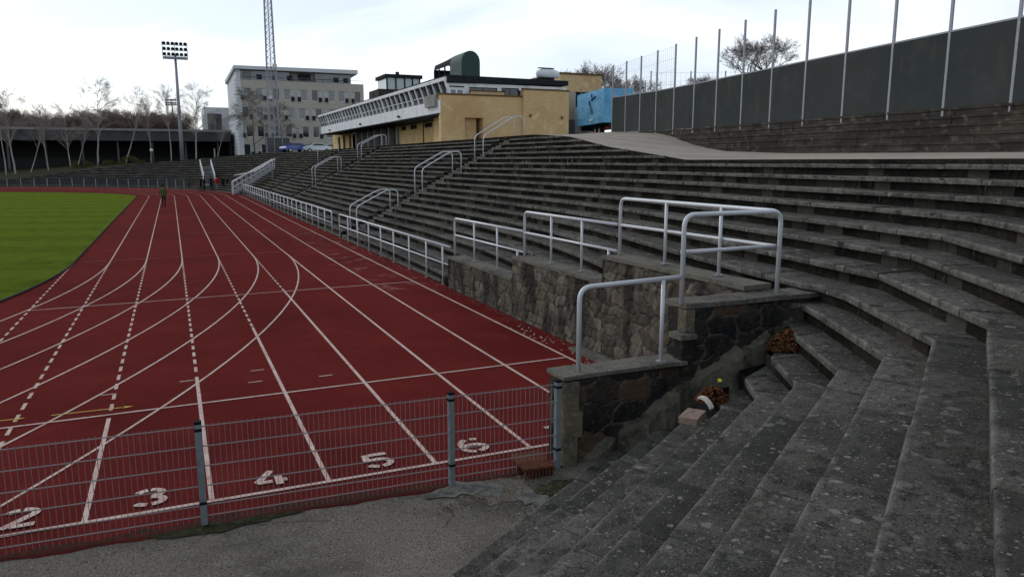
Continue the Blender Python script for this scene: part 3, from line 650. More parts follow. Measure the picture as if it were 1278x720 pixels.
# aluminium stairs over the terrace
def stairs(name, label, loc, rz, Lx=4.3, Hh=2.9, W=1.6):
    t = thing(name, label, 'metal stairs', loc, 'metal stairs over the terrace', rz)
    mb = MB()
    for y in (0, W): mb.bar((0, y, .2), (Lx, y, Hh), .06, .32)
    mb.bar((0, 0, .12), (0, W, .12), .1, .24); mb.build('stringer', 'galv_post', t, local=True)
    mb = MB(); n = 14
    for i in range(n): f = (i+.5)/n; mb.box(Lx*f-.14, Lx*f+.14, .03, W-.03, .2+(Hh-.2)*f-.02, .2+(Hh-.2)*f+.02)
    mb.build('treads', 'galv_post', t, local=True)
    for y in (0, W):
        mb = MB(); mb.tube(fillet([(0, y, .2), (0, y, 1.35), (Lx, y, Hh+.85), (Lx, y, Hh)], .12), .045, 8); mb.tube([(0, y, .75), (Lx, y, Hh+.4)], .03, 6)
        for i in range(1, 9): f = i/9; z = .2+(Hh-.2)*f; mb.tube([(Lx*f, y, z), (Lx*f, y, z+.95)], .025, 6)
        mb.build('balustrade', 'galv', t, local=True)
    mb = MB()
    for f in (.45, .95):
        for y in (.1, W-.1): mb.tube([(Lx*f, y, .2+(Hh-.2)*f), (Lx*f, y, Hh*f-1.3)], .04, 6)
    mb.build('legs', 'galv_post', t, local=True)
    return t
st = stairs('metal_stairs', 'long pale aluminium stairs climbing from the track over the terrace', (5.9, 85.6, 0), 0)
mb = MB(); mb.bar((.2, .2, 2.05), (2.3, .2, 2.45), .5, .07); mb.bar((2.3, .2, 2.45), (4.4, .2, 3.75), .5, .07); mb.build('rail_cover', 'white_frame', st, local=True)
stairs('metal_stairs', 'small dark metal stairs with a white rail behind the group of people', (5.0, 102.4, .5), R(93), 4.0, 2.4, 1.3)

# ---------------------------------------------------------------- mesh fence in the foreground
fe = thing('mesh_fence', 'low welded wire mesh fence with grey posts across the end of the track', 'fence', (1.3, 7.5, 0))
def fy(x): return 7.55-.042*x
PX = [-4.97, -2.45, .07, 2.59, 3.86]
for x in PX:
    mb = MB(); y = fy(x); mb.box(x-.03, x+.03, y-.03, y+.03, -.02, 1.03); p = mb.build('fence_post', 'fence_paint', fe)
    mb = MB(); mb.box(x-.034, x+.034, y-.034, y+.034, 1.03, 1.055); mb.box(x-.035, x+.035, y-.037, y+.037, .96, .985); mb.box(x-.035, x+.035, y-.037, y+.037, .22, .245); mb.build('clamp', 'black', p)
for a, b in zip(PX, PX[1:]):
    mb = MB(); n = round((b-a-.06)/.05)
    for z in (1.0, .8, .6, .4, .2, .09):
        for dy in (-.006, .006): mb.bar((a+.03, fy(a)+dy, z), (b-.03, fy(b)+dy, z), .006, .006)
    n = round((b-a-.06)/.052)
    for i in range(n+1):
        x = a+.03+(b-a-.06)*i/n; j = rnd.uniform(-.003, .003)
        mb.bar((x, fy(x), .02), (x+j, fy(x), 1.02), .005, .005)
    mb.build('wire_panel', 'wire', fe)
# footing patches, moss, gravel, drain
def blob(cx, cy, rx, ry, z, seed, n=36, rough=.25):
    rg = random.Random(seed); ph = [rg.uniform(0, 6.28) for _ in range(4)]
    return [(cx+rx*(1+rough*(math.sin(2*a+ph[0])*.5+math.sin(5*a+ph[1])*.3+math.sin(9*a+ph[2])*.2))*math.cos(a), cy+ry*(1+rough*(math.sin(3*a+ph[3])*.5+math.sin(7*a+ph[1])*.4))*math.sin(a), z) for a in [2*math.pi*i/n for i in range(n)]]
mb = MB(); mb.q(*blob(2.62, 7.27, .30, .17, .010, 3, 60, .45)); mb.q(*blob(2.95, 7.12, .16, .14, .008, 23, 50, .5)); mb.q(*blob(3.25, 6.75, .14, .22, .008, 9, 60, .5)); struct(mb, 'cement_patch', 'asphalt_patch')
mb = MB(); mb.q(*blob(.25, 7.44, .55, .10, .009, 4, 60, .5)); mb.q(*blob(3.6, 6.9, .25, .18, .007, 14, 50, .4)); struct(mb, 'moss_patch', 'moss_dirt')
mb = MB(); mb.q(*blob(3.05, 7.1, .38, .3, .004, 6, 50, .4)); struct(mb, 'gravel_patch', 'gravel')
mb = MB(); rg = random.Random(12)
def pebble(mb, x, y, z, s, rg):
    a = rg.uniform(0, 3); p = [Vector((math.cos(a+i*2.1)*s*rg.uniform(.7, 1.2), math.sin(a+i*2.1)*s*rg.uniform(.7, 1.2), 0)) for i in range(3)]; t = Vector((0, 0, s*rg.uniform(.5, .9)))
    c = Vector((x, y, z)); n0 = len(mb.v); mb.v += [tuple(c+q) for q in p]+[tuple(c+t)]
    for f in ((0, 1, 3), (1, 2, 3), (2, 0, 3)): mb.f.append(tuple(n0+i for i in f)); mb.mi.append(0)
for i in range(1300):
    pebble(mb, rg.gauss(3.05, .38), rg.gauss(7.05, .24), .002, rg.uniform(.006, .02), rg)
for i in range(260): x = rg.uniform(-2, 3.9); pebble(mb, x, 7.25+rg.gauss(0, .06), .002, rg.uniform(.005, .014), rg)
o = mb.build('loose_gravel', 'gravel'); o['kind'] = 'stuff'
dr = thing('drain_cover', 'rusty iron drain inlet with slatted front beside the fence post', 'drain', (3.55, 7.4, 0))
mb = MB(); mb.hexa([(3.36, 7.22, .10), (3.72, 7.20, .10), (3.74, 7.62, .13), (3.38, 7.64, .13), (3.36, 7.22, .125), (3.72, 7.20, .125), (3.74, 7.62, .155), (3.38, 7.64, .155)]); mb.build('lid', 'rust', dr)
mb = MB()
for i in range(9): x = 3.375+i*.042; mb.box(x, x+.014, 7.215, 7.25, -.01, .10)
mb.box(3.36, 3.73, 7.40, 7.44, 0, .1); mb.build('grate', 'rust', dr)
# litter on the steps
def leafpile(name, label, cx, cy, z, rx, ry, h, n, seed):
    mb = MB(); rg = random.Random(seed)
    for i in range(n):
        while True:
            a, b = rg.uniform(-1, 1), rg.uniform(-1, 1)
            if a*a+b*b < 1: break
        hz = z+h*(1-(a*a+b*b))*rg.uniform(.3, 1)+.01
        c = Vector((cx+a*rx, cy+b*ry, hz)); s = rg.uniform(.018, .042); u = Vector((rg.gauss(0, 1), rg.gauss(0, 1), rg.gauss(0, .55))).normalized(); v = u.cross(Vector((rg.gauss(0, .5), rg.gauss(0, .5), 1))).normalized()
        mb.q(c-u*s, c-v*s*.6-u*s*.2, c+u*s*.9, c+v*s*.6+u*s*.1)
    return tag(mb.build(name, 'leaf_brown'), label, 'leaf pile', 'piles of dead leaves')
leafpile('leaf_pile', 'large heap of brown dead leaves in the corner below the parapet end', 6.88, 7.0, 1.2, .27, .22, .24, 1500, 1)
leafpile('leaf_pile', 'smaller scatter of brown dead leaves beside the loose brick', 5.62, 6.84, .75, .20, .17, .15, 700, 2)
mb = MB(); a = R(38); 
def rb(cx, cy, z, lx, ly, lz_, an):
    c, s = math.cos(an), math.sin(an); P_ = [(cx+c*x-s*y, cy+s*x+c*y) for x, y in ((-lx, -ly), (lx, -ly), (lx, ly), (-lx, ly))]
    return [(*p, z) for p in P_]+[(*p, z+lz_) for p in P_]
mb.hexa(rb(4.96, 6.36, .752, .17, .10, .07, R(36))); tag(mb.build('loose_brick', 'plank'), 'pinkish loose block lying on the steps below the parapet', 'brick')
mb = MB()
for i in range(8):
    t = i/8; t2 = (i+1)/8; f = lambda t: (5.30+.10*t-.05*t*t, 6.72-.17*t, .77+.09*math.sin(math.pi*(.4+.6*t)))
    p, q = f(t), f(t2); mb.hexa([(p[0], p[1], p[2]-.02), (p[0]+.07, p[1]+.02, p[2]-.015), (q[0]+.07, q[1]+.02, q[2]-.015), (q[0], q[1], q[2]-.02), (p[0], p[1], p[2]), (p[0]+.07, p[1]+.02, p[2]+.005), (q[0]+.07, q[1]+.02, q[2]+.005), (q[0], q[1], q[2])])
tag(mb.build('curved_shard', 'cardboard'), 'pale curved shard leaning by the smaller leaf scatter', 'litter')
mb = MB(); rg = random.Random(3)
for i in range(6): pebble(mb, 5.72+rg.uniform(-.02, .02), 6.86+rg.uniform(-.015, .015), .95+i*.004, .022, rg)
tag(mb.build('yellow_scrap', 'yellow_bit'), 'tiny bright yellow scrap on the cement by the parapet', 'litter')
mb = MB(); rg = random.Random(31)
for i in range(420):
    y = rg.uniform(7.9, 36); x = 6.84-abs(rg.gauss(0, .10))
    pebble(mb, x, y, .012, rg.uniform(.004, .013), rg)
for i in range(60): pebble(mb, 6.55+rg.gauss(0, .12), rg.uniform(10, 14.5), .014, rg.uniform(.015, .035), rg)
o = mb.build('track_debris', 'litter'); o['kind'] = 'stuff'
mb = MB()
for i in range(260):
    s = rg.uniform(-14, 26); k = rg.randint(2, 15); p = P(k+rg.uniform(.15, .9), s); z = hk(k)+.004
    if s > 2.2 and p[0] < 7.5: continue
    c = Vector((*p, z)); sz = rg.uniform(.008, .02); u = Vector((rg.gauss(0, 1), rg.gauss(0, 1), .2)).normalized(); v = u.cross(Vector((0, 0, 1)))
    mb.q(c-u*sz, c-v*sz*.6, c+u*sz, c+v*sz*.6+Vector((0, 0, .006)))
o = mb.build('fallen_leaves', 'leaf_brown'); o['kind'] = 'stuff'

# ---------------------------------------------------------------- retaining wall and screened fence on the right
F0 = Vector((20.72, 13.61)); FD = Vector((-.4545, -2.313))
def fpt(i): p = F0-FD*i; return p                       # i increases away from the camera
def fbase(i):
    return float(np.interp(i, [-6, 0, 8, 10, 13], [5.04, 5.04, 5.14, 5.2, 5.40]))
FN = Vector((-FD.y, FD.x)).normalized()*-1                 # towards the track
if FN.x > 0: FN = -FN
rw = thing('retaining_wall', 'low dark stepped brick retaining wall under the screened fence', 'wall', (20, 20, 3.8))
for j in range(6):
    mb = MB(); rg = random.Random(70+j); n = 40
    i0, i1 = -6, 9.9+.22*j
    off = .06+.24*(5-j) if j < 5 else .02
    for q in range(n):
        a = i0+(i1-i0)*q/n; b = i0+(i1-i0)*(q+1)/n; o = off+rg.uniform(-.015, .015)
        p0 = fpt(a)+FN*o; p1 = fpt(b)+FN*o; z0 = fbase(a)-.25*(5-j)+rg.uniform(-.008, .008); z1 = fbase(b)-.25*(5-j)+rg.uniform(-.008, .008)
        q0 = fpt(a)-FN*.1; q1 = fpt(b)-FN*.1; zb = 3.3
        mb.hexa([(p0.x, p0.y, zb), (q0.x, q0.y, zb), (q1.x, q1.y, zb), (p1.x, p1.y, zb), (p0.x, p0.y, z0), (q0.x, q0.y, z0), (q1.x, q1.y, z1), (p1.x, p1.y, z1)][::1])
        pe = p0+FN*.03; pf = p1+FN*.03
        mb.hexa([(pe.x, pe.y, z0-.07), (p0.x-FN.x*.15, p0.y-FN.y*.15, z0-.07), (p1.x-FN.x*.15, p1.y-FN.y*.15, z1-.07), (pf.x, pf.y, z1-.07), (pe.x, pe.y, z0+.004), (p0.x-FN.x*.15, p0.y-FN.y*.15, z0+.004), (p1.x-FN.x*.15, p1.y-FN.y*.15, z1+.004), (pf.x, pf.y, z1+.004)])
    mb.build('brick_course', 'dark_brick_course', rw)
# court surface behind the fence
mb = MB(); a = fpt(-8); b = fpt(13); mb.q((a.x, a.y, 5.03), (a.x+120, a.y-10, 5.0), (b.x+130, b.y+30, 5.0), (b.x+.2, b.y, 5.2)); struct(mb, 'court_ground', 'earth')
sf = thing('screened_fence', 'tall steel fence with dark green windscreen sheeting along the path', 'fence', (fpt(0).x, fpt(0).y, 5.05))
for i in range(-4, 14):
    p = fpt(i); z = fbase(i); mb = MB(); mb.bar((p.x, p.y, z-.3), (p.x, p.y, 9.6), .075, .075); mb.build('post', 'galv_post', sf)
for i in range(-4, 13):
    a, b = fpt(i), fpt(i+1); za, zb = fbase(i), fbase(i+1); mb = MB(); nx, nz = 10, 8; rg = random.Random(i+50); rowsv = []
    d = (b-a).normalized()*.045; a2 = a+d; b2 = b-d
    for q in range(nx+1):
        t = q/nx; col_ = []
        for h in range(nz+1):
            u = h/nz; bulge = .035*math.sin(math.pi*t)*math.sin(math.pi*u)*rg.uniform(.3, 1)+rg.uniform(-.008, .008)
            c = a2+(b2-a2)*t-FN*(bulge-.02); col_.append((c.x, c.y, za+(zb-za)*t+.01+2.16*u))
        rowsv.append(col_)
    for q in range(nx):
        for h in range(nz): mb.q(rowsv[q][h], rowsv[q+1][h], rowsv[q+1][h+1], rowsv[q][h+1])
    mb.build('screen', 'screen_green', sf)
    mb = MB(); mb.bar((a.x, a.y, za+2.2), (b.x, b.y, zb+2.2), .05, .05); mb.build('rail', 'galv_post', sf)
# chain link above far bays
mb = MB()
for i in range(9, 13):
    a, b = fpt(i), fpt(i+1); n = 9
    for q in range(n): t = q/n; c = a+(b-a)*t; mb.bar((c.x, c.y, fbase(i)+2.2), (c.x, c.y, 9.5), .006, .006)
    for z in (9.5, 8.9, 8.3): mb.bar((a.x, a.y, z), (b.x, b.y, z), .008, .008)
mb.build('wire_mesh', 'galv_post', sf)
cf = thing('court_fence', 'farther court fence of thin posts and wires behind the screened fence', 'fence', (36, 50, 5))
CP = [(33.5, 49.5), (36.4, 48.5), (38.6, 47.2), (41.5, 46.2), (44.0, 45.0), (41.0, 51), (38.0, 57), (35, 63)]
for x, y in CP: mb = MB(); mb.bar((x, y, 4.9), (x, y, 10.2), .07, .07); mb.build('post', 'galv_post', cf)
mb = MB()
for (x0, y0), (x1, y1) in zip(CP, CP[1:]):
    for z in (10.1, 9.2, 8.3, 7.4): mb.bar((x0, y0, z), (x1, y1, z), .012, .012)
    for q in range(8): t = q/8; mb.bar((x0+(x1-x0)*t, y0+(y1-y0)*t, 5), (x0+(x1-x0)*t, y0+(y1-y0)*t, 10.1), .008, .008)
mb.bar((41.5, 46.2, 9.5), (40.2, 46.8, 6.8), .06, .06)
mb.build('wire_mesh', 'galv_post', cf)

# ---------------------------------------------------------------- facades with real openings
def facade(mb, o, u, L, z0, z1, ops, dep, n):
    """front skin with openings (u0,u1,z0,z1) and reveals of depth dep against normal n"""
    us = sorted({0, L, *[a for q in ops for a in q[:2]]}); zs = sorted({z0, z1, *[a for q in ops for a in q[2:4]]})
    def pt(a, z, d=0): return (o[0]+u[0]*a-n[0]*d, o[1]+u[1]*a-n[1]*d, z)
    for a, b in zip(us, us[1:]):
        for c, d in zip(zs, zs[1:]):
            m_, q_ = (a+b)/2, (c+d)/2
            if any(w[0] < m_ < w[1] and w[2] < q_ < w[3] for w in ops): continue
            mb.q(pt(a, c), pt(b, c), pt(b, d), pt(a, d))
    for a, b, c, d in [w[:4] for w in ops]:
        mb.q(pt(a, c), pt(a, c, dep), pt(a, d, dep), pt(a, d)); mb.q(pt(b, c, dep), pt(b, c), pt(b, d), pt(b, d, dep))
        mb.q(pt(a, c), pt(b, c), pt(b, c, dep), pt(a, c, dep)); mb.q(pt(a, d, dep), pt(b, d, dep), pt(b, d), pt(a, d))
def window(par, o, u, n, w, dep=.12, glass='glass_dark', fr='white_frame', bars=1, fw=.06, name='window', hbar=False):
    a, b, c, d = w
    def pt(x, z, q): return (o[0]+u[0]*x-n[0]*q, o[1]+u[1]*x-n[1]*q, z)
    def bx(mb, a, b, c, d, q0, q1): mb.hexa([pt(a, c, q0), pt(b, c, q0), pt(b, c, q1), pt(a, c, q1), pt(a, d, q0), pt(b, d, q0), pt(b, d, q1), pt(a, d, q1)])
    mb = MB(); bx(mb, a, a+fw, c, d, dep-.06, dep); bx(mb, b-fw, b, c, d, dep-.06, dep); bx(mb, a+fw, b-fw, c, c+fw, dep-.06, dep); bx(mb, a+fw, b-fw, d-fw, d, dep-.06, dep)
    for i in range(1, bars): x = a+(b-a)*i/bars; bx(mb, x-fw/2, x+fw/2, c+fw, d-fw, dep-.055, dep)
    if hbar: z = c+(d-c)*.3; bx(mb, a+fw, b-fw, z-.03, z+.03, dep-.05, dep-.005)
    f = mb.build(name, fr, par)
    mb = MB(); mb.q(pt(a, c, dep-.02), pt(b, c, dep-.02), pt(b, d, dep-.02), pt(a, d, dep-.02)); mb.build('pane', glass, f)
    return f
# office block
of = thing('office_building', 'pale grey five-storey office block with white overhanging roof', 'building', (22, 143, 4.6))
X0, X1, YO = 11.4, 33.6, 143.0
ops = []; wl = []
RWZ = [15.2, 11.95, 8.75, 5.55]
bays = np.linspace(12.9, 32.2, 9)
ALT = [[0, 1, 0, 1, 0, 1, 0, 1, 0], [1, 1, 0, 0, 1, 0, 0, 1, 0], [0, 1, 0, 1, 0, 1, 1, 0, 0], [1, 0, 1, 1, 0, 0, 1, 0, 1]]
for r, zc in enumerate(RWZ):
    for c, xc in enumerate(bays):
        al = ALT[r][c]; xa = xc-X0
        big = (xa-.85, xa+.30) if al else (xa-.30, xa+.85); nar = (xa+.42, xa+.85) if al else (xa-.85, xa-.42)
        wl.append((*big, zc-1.0, zc+.95, 'b')); wl.append((*nar, zc-1.1, zc+.95, 'n'))
ops = [w[:4] for w in wl]
mb = MB(); facade(mb, (X0, YO), (1, 0), X1-X0, 3.5, 17.5, ops, .3, (0, -1)); facade(mb, (X1, YO), (0, 1), 20, 3.5, 17.5, [], .3, (1, 0))
mb.q((X0, YO, 17.5), (X1, YO, 17.5), (X1, YO+20, 17.5), (X0, YO+20, 17.5)); mb.q((X1, YO+20, 3.5), (X0, YO+20, 3.5), (X0, YO+20, 17.5), (X1, YO+20, 17.5)); mb.q((X0, YO+.35, 3.5), (X1, YO+.35, 3.5), (X1, YO+.35, 17.4), (X0, YO+.35, 17.4))
mb.build('wall', 'grey_brick', of)
for i, w in enumerate(wl):
    if w[4] == 'b': window(of, (X0, YO), (1, 0), (0, -1), w[:4], .22, ['glass_sky', 'glass_dark', 'glass_sky'][i % 3] if w[2] > 8 else 'glass_dark', 'white_frame', 1, .07)
    else:
        f = window(of, (X0, YO), (1, 0), (0, -1), w[:4], .22, 'glass_pale' if i % 4 else 'glass_dark', 'white_frame', 1, .07)
        mb = MB(); mb.box(X0+w[0]-.05, X0+w[1]+.05, YO-.25, YO-.02, w[2], w[2]+.75); mb.build('balcony', 'roof_black', f)
mb = MB(); mb.q((X0-.02, YO+22, 3.5), (X0-.02, YO, 3.5), (X0-.02, YO, 19.2), (X0-.02, YO+22, 18.6)); mb.q((X0-.02, YO, 3.5), (X0+.7, YO-.06, 3.5), (X0+.7, YO-.06, 19.2), (X0-.02, YO-.06, 19.2))
for i in range(22): z = 4.6+i*.6; mb.box(X0-.35, X0+.2, YO-.10, YO+.1, z, z+.32)
mb.build('side_wall', 'office_white', of)
mb = MB(); mb.box(X0+.7, X1-2.4, YO+.9, YO+1, 17.5, 19.2); mb.build('penthouse_wall', 'concrete_light', of)
mb = MB(); mb.box(X0+.7, X0+9, YO+.4, YO+.5, 17.55, 19.2); mb.build('penthouse_glass', 'glass_sky', of)
mb = MB(); mb.box(X0+13.5, X1-2.3, YO+.4, YO+.5, 17.55, 19.2)
mb.build('penthouse_glass', 'glass_sky', of)
mb = MB(); mb.box(X1-2.29, X1-2.2, YO+.51, YO+14, 17.55, 19.2); mb.build('penthouse_glass', 'glass_sky', of)
mb = MB(); mb.box(X0+10.6, X0+12.7, YO+.45, YO+.88, 17.9, 18.9)
for x in (14.8, 17.3, 20.0, 28.2, 30): mb.box(x, x+.9, YO+.32, YO+.39, 17.7, 18.5)
mb.build('penthouse_door', 'roof_black', of)
mb = MB(); mb.hexa([(X0-.4, YO-.9, 19.2), (X1-1.2, YO-.9, 19.2), (X1-1.2, YO+22, 18.6), (X0-.4, YO+22, 18.6), (X0-.4, YO-.9, 19.75), (X1-1.2, YO-.9, 19.9), (X1-1.2, YO+22, 19.3), (X0-.4, YO+22, 19.3)]); mb.build('roof', 'office_white', of)
mb = MB()
mb.tube([(X0+.8, YO+.05, 18.1), (X1-.1, YO+.05, 18.1)], .03, 4)
for i in range(16): x = X0+.8+i*1.42; mb.tube([(x, YO+.05, 17.5), (x, YO+.05, 18.1)], .025, 4)
mb.build('roof_railing', 'galv_post', of)
# small white block left of it
sb = thing('annex_building', 'small white cube building with big window left of the office block', 'building', (9.8, 175, 5))
mb = MB(); facade(mb, (7.2, 175), (1, 0), 7.5, 3, 14.7, [(.6, 3.4, 9.6, 13.4)], .3, (0, -1)); facade(mb, (7.2, 190), (0, -1), 15, 3, 14.7, [], .3, (-1, 0)); mb.q((7.2, 175, 14.7), (14.7, 175, 14.7), (14.7, 190, 14.7), (7.2, 190, 14.7)); mb.build('wall', 'office_white', sb)
window(sb, (7.2, 175), (1, 0), (0, -1), (.6, 3.4, 9.6, 13.4), .25, 'glass_dark', 'roof_black', 3, .08, hbar=True)
# grandstand with flat canopy
gs = thing('grandstand', 'long dark grandstand with a flat grey canopy behind the birches', 'grandstand', (-20, 158, 2))
mb = MB(); mb.hexa([(-75, 154, 7.0), (10.6, 154, 7.15), (11.6, 168, 7.15), (-75, 168, 7.0), (-75, 153.6, 8.9), (10.8, 153.6, 9.1), (11.6, 168, 9.1), (-75, 168, 8.9)]); mb.build('canopy', 'stand_grey', gs)
mb = MB(); mb.box(-75, 10.9, 153.35, 153.6, 8.85, 9.25); mb.build('roof_edge', 'concrete_light', gs)
mb = MB(); mb.box(-75, 11, 166, 166.5, 0, 7.2); mb.box(-75, 9.5, 160, 166, 0, 4.2); mb.box(10.5, 11, 156, 166, 0, 7.2); mb.build('seating_wall', 'dark_inside', gs)
for i in range(15): x = -70+i*5.6; mb = MB(); mb.box(x-.15, x+.15, 155, 155.3, .5, 7.1); mb.build('column', 'stand_grey', gs)
# ---------------------------------------------------------------- clubhouse
cl = thing('clubhouse', 'yellow brick clubhouse with long white glazed upper storey overlooking the terrace', 'building', (18, 60, 4.8))
Yf = 51.68
mb = MB(); facade(mb, (17.55, Yf), (1, 0), 6.29, 3.8, 8.10, [(1.78, 3.18, 3.8, 6.57)], 1.4, (0, -1)); facade(mb, (17.56, Yf+.5), (0, -1), .5, 3.8, 8.1, [], .2, (-1, 0))
mb.q((17.55, Yf, 8.1), (23.84, Yf, 8.1), (23.84, Yf+.6, 8.1), (17.55, Yf+.6, 8.1)); mb.build('front_wall', 'yellow_brick', cl)
mb = MB(); mb.box(17.49, 23.83, Yf-.06, Yf+.3, 8.103, 8.21); mb.box(17.49, 17.8, Yf+.3, Yf+.5, 8.103, 8.21); mb.build('wall_cap', 'brown_wood', cl)
mb = MB(); mb.q((19.33, Yf+1.4, 3.8), (20.73, Yf+1.4, 3.8), (20.73, Yf+1.4, 6.57), (19.33, Yf+1.4, 6.57)); mb.box(19.98, 20.7, Yf+1.3, Yf+1.36, 4.5, 6.3); mb.build('porch_door', 'dark_inside', cl)
mb = MB(); facade(mb, (23.84, Yf-.25), (1, 0), 3.72, 3.8, 8.62, [], .2, (0, -1)); facade(mb, (23.84, Yf+2), (0, -1), 2.25, 3.8, 8.62, [], .2, (-1, 0)); facade(mb, (27.56, Yf-.25), (0, 1), 11, 3.8, 8.62, [], .2, (1, 0)); mb.q((23.84, Yf-.25, 8.62), (27.56, Yf-.25, 8.62), (27.56, Yf+.45, 8.62), (23.84, Yf+.45, 8.62)); mb.build('side_wing_wall', 'yellow_brick', cl)
mb = MB(); mb.box(23.8, 27.6, Yf-.3, Yf+.1, 8.623, 8.72); mb.build('wall_cap', 'brown_wood', cl)
mb = MB(); mb.box(19.9, 22.5, Yf+.2, Yf+.4, 8.2, 8.42); mb.build('parapet', 'yellow_brick', cl)
mb = MB(); mb.box(19.86, 22.54, Yf+.15, Yf+.44, 8.423, 8.49); mb.build('wall_cap', 'brown_wood', cl)
mb = MB(); mb.box(22.6, 23.8, Yf+.3, Yf+.4, 8.2, 8.62); mb.build('dark_window', 'glass_dark', cl)
for xx, zz in ((24.3, 6.7), (26.9, 6.6)): mb = MB(); mb.box(xx, xx+.12, Yf-.36, Yf-.26, zz, zz+.2); mb.build('wall_lamp', 'brown_wood', cl)
# upper storey front
YU = 52.2; XU = 18.15
ops = [(.2, 1.38, 8.05, 8.62), (.2, 1.38, 8.68, 8.78), (1.75, 3.92, 8.3, 8.74), (4.25, 5.65, 8.3, 8.78), (5.85, 9.1, 8.4, 8.82)]
mb = MB(); facade(mb, (XU, YU), (1, 0), 9.6, 7.0, 9.0, ops, .2, (0, -1)); mb.build('upper_front_wall', 'white_paint', cl)
window(cl, (XU, YU), (1, 0), (0, -1), ops[0], .1, 'glass_sky', 'white_frame', 2, .12)
for o_ in ops[1:]: window(cl, (XU, YU), (1, 0), (0, -1), o_, .12, 'glass_dark', 'roof_black', 2, .04)
# roof
mb = MB(); mb.hexa([(XU+.02, YU-.12, 8.96), (27.85, YU-.12, 9.13), (27.85, 104, 9.2), (XU+.02, 104, 9.0), (XU+.02, YU-.12, 9.5), (27.85, YU-.12, 9.47), (27.85, 104, 9.7), (XU+.02, 104, 9.5)]); mb.build('roof', 'roof_black', cl)
mb = MB(); mb.bar((XU-.06, YU-.1, 9.24), (XU-.06, 103, 9.28), .14, .24); mb.build('roof_fascia', 'white_paint', cl)
# leaning glass front above the terrace
XB = XU+.40; zt, zb = 9.15, 7.98
mb = MB(); mb.q((XB+.02, YU, zb), (XU+.04, YU, zt), (XU+.04, 103.5, zt-.12), (XB+.02, 103.5, zb-.1)); mb.build('glazing', 'glass_dark', cl)
n = 34; ratio = 1.0
for i in range(n+1):
    y = YU+.05+(103.3-YU)*i/n; big = i % 6 == 0
    mb = MB(); w_ = .2 if big else .10; mb.bar((XB-.05, y, zb-.02), (XU-.03, y, zt), w_, .12 if not big else .2, up=(1, 0, .3)); mb.build('mullion', 'white_frame', cl)
mb = MB(); mb.bar((XB-.08, YU, zb+.42), (XB-.28, 103.5, zb+.36), .04, .04); mb.build('rail', 'white_frame', cl)
mb = MB(); mb.hexa([(17.52, Yf+.02, 6.86), (XB+1.2, Yf+.35, 6.86), (XB+1.2, 98, 6.86), (17.52, 98, 6.86), (17.52, Yf+.02, 7.72), (XB+1.2, Yf+.35, 7.72), (XB+1.2, 98, 7.72), (17.52, 98, 7.72)]); mb.build('balcony_band', 'white_paint', cl)
mb = MB(); mb.box(17.48, XB+1.2, Yf+.35, 98, 6.76, 6.855); mb.build('soffit', 'roof_black', cl)
mb = MB(); mb.box(17.3, 17.5, YU+.1, YU+2.4, 7.35, 8.15); mb.build('balcony_box', 'concrete_light', cl)
for y in (62, 76, 92): mb = MB(); mb.box(17.36, 17.5, y, y+.35, 7.05, 7.2); mb.build('floodlight', 'roof_black', cl)
# ground floor along the terrace
XW = 20.0
mb = MB(); facade(mb, (XW, 57), (0, 1), 14.3, 3.8, 6.76, [(4.2, 6.3, 6.3, 6.72), (8.5, 10.5, 6.3, 6.72), (11.9, 13.6, 6.3, 6.72)], .15, (-1, 0)); mb.build('ground_floor_wall', 'pale_brick', cl)
for a, a2 in ((4.2, 6.3), (8.5, 10.5), (11.9, 13.6)): window(cl, (XW, 57), (0, 1), (-1, 0), (a, a2, 6.3, 6.72), .1, 'glass_dark', 'brown_wood', 2, .08)
mb = MB(); mb.box(XW-.06, XW-.01, 63.4, 63.6, 3.8, 6.9); mb.build('drainpipe', 'brown_wood', cl)
mb = MB(); mb.box(18.6, 20.4, Yf+.5, 56.5, 3.8, 6.75); mb.build('brick_pier', 'yellow_brick', cl)
mb = MB(); mb.q((XW+.9, 71, 3.8), (XW+.9, 104, 3.8), (XW+.9, 104, 6.95), (XW+.9, 71, 6.95)); mb.build('recess_glass', 'glass_dark', cl)
for i in range(7): y = 71.2+i*2.9; mb = MB(); mb.box(XW-.2, XW+.3, y, y+.55, 3.8, 6.76); mb.build('column', 'concrete_light', cl)
mb = MB(); facade(mb, (XW, 91.5), (0, 1), 12.0, 3.8, 6.92, [(.8, 2.0, 4.9, 6.6), (4.2, 5.6, 4.9, 6.6), (7.2, 8.8, 4.9, 6.6)], .15, (-1, 0)); mb.build('end_wall', 'pale_brick', cl)
for a in (.8, 4.2, 7.2): window(cl, (XW, 91.5), (0, 1), (-1, 0), (a, a+1.3, 4.9, 6.6), .1, 'glass_dark', 'brown_wood', 2, .07)
mb = MB(); mb.box(XW+1, 28.0, 57, 103.8, 3.5, 9.1); mb.box(XW+.2, 28.0, 103.5, 103.9, 3.5, 9.1); mb.build('inner_wall', 'grey_panel', cl)
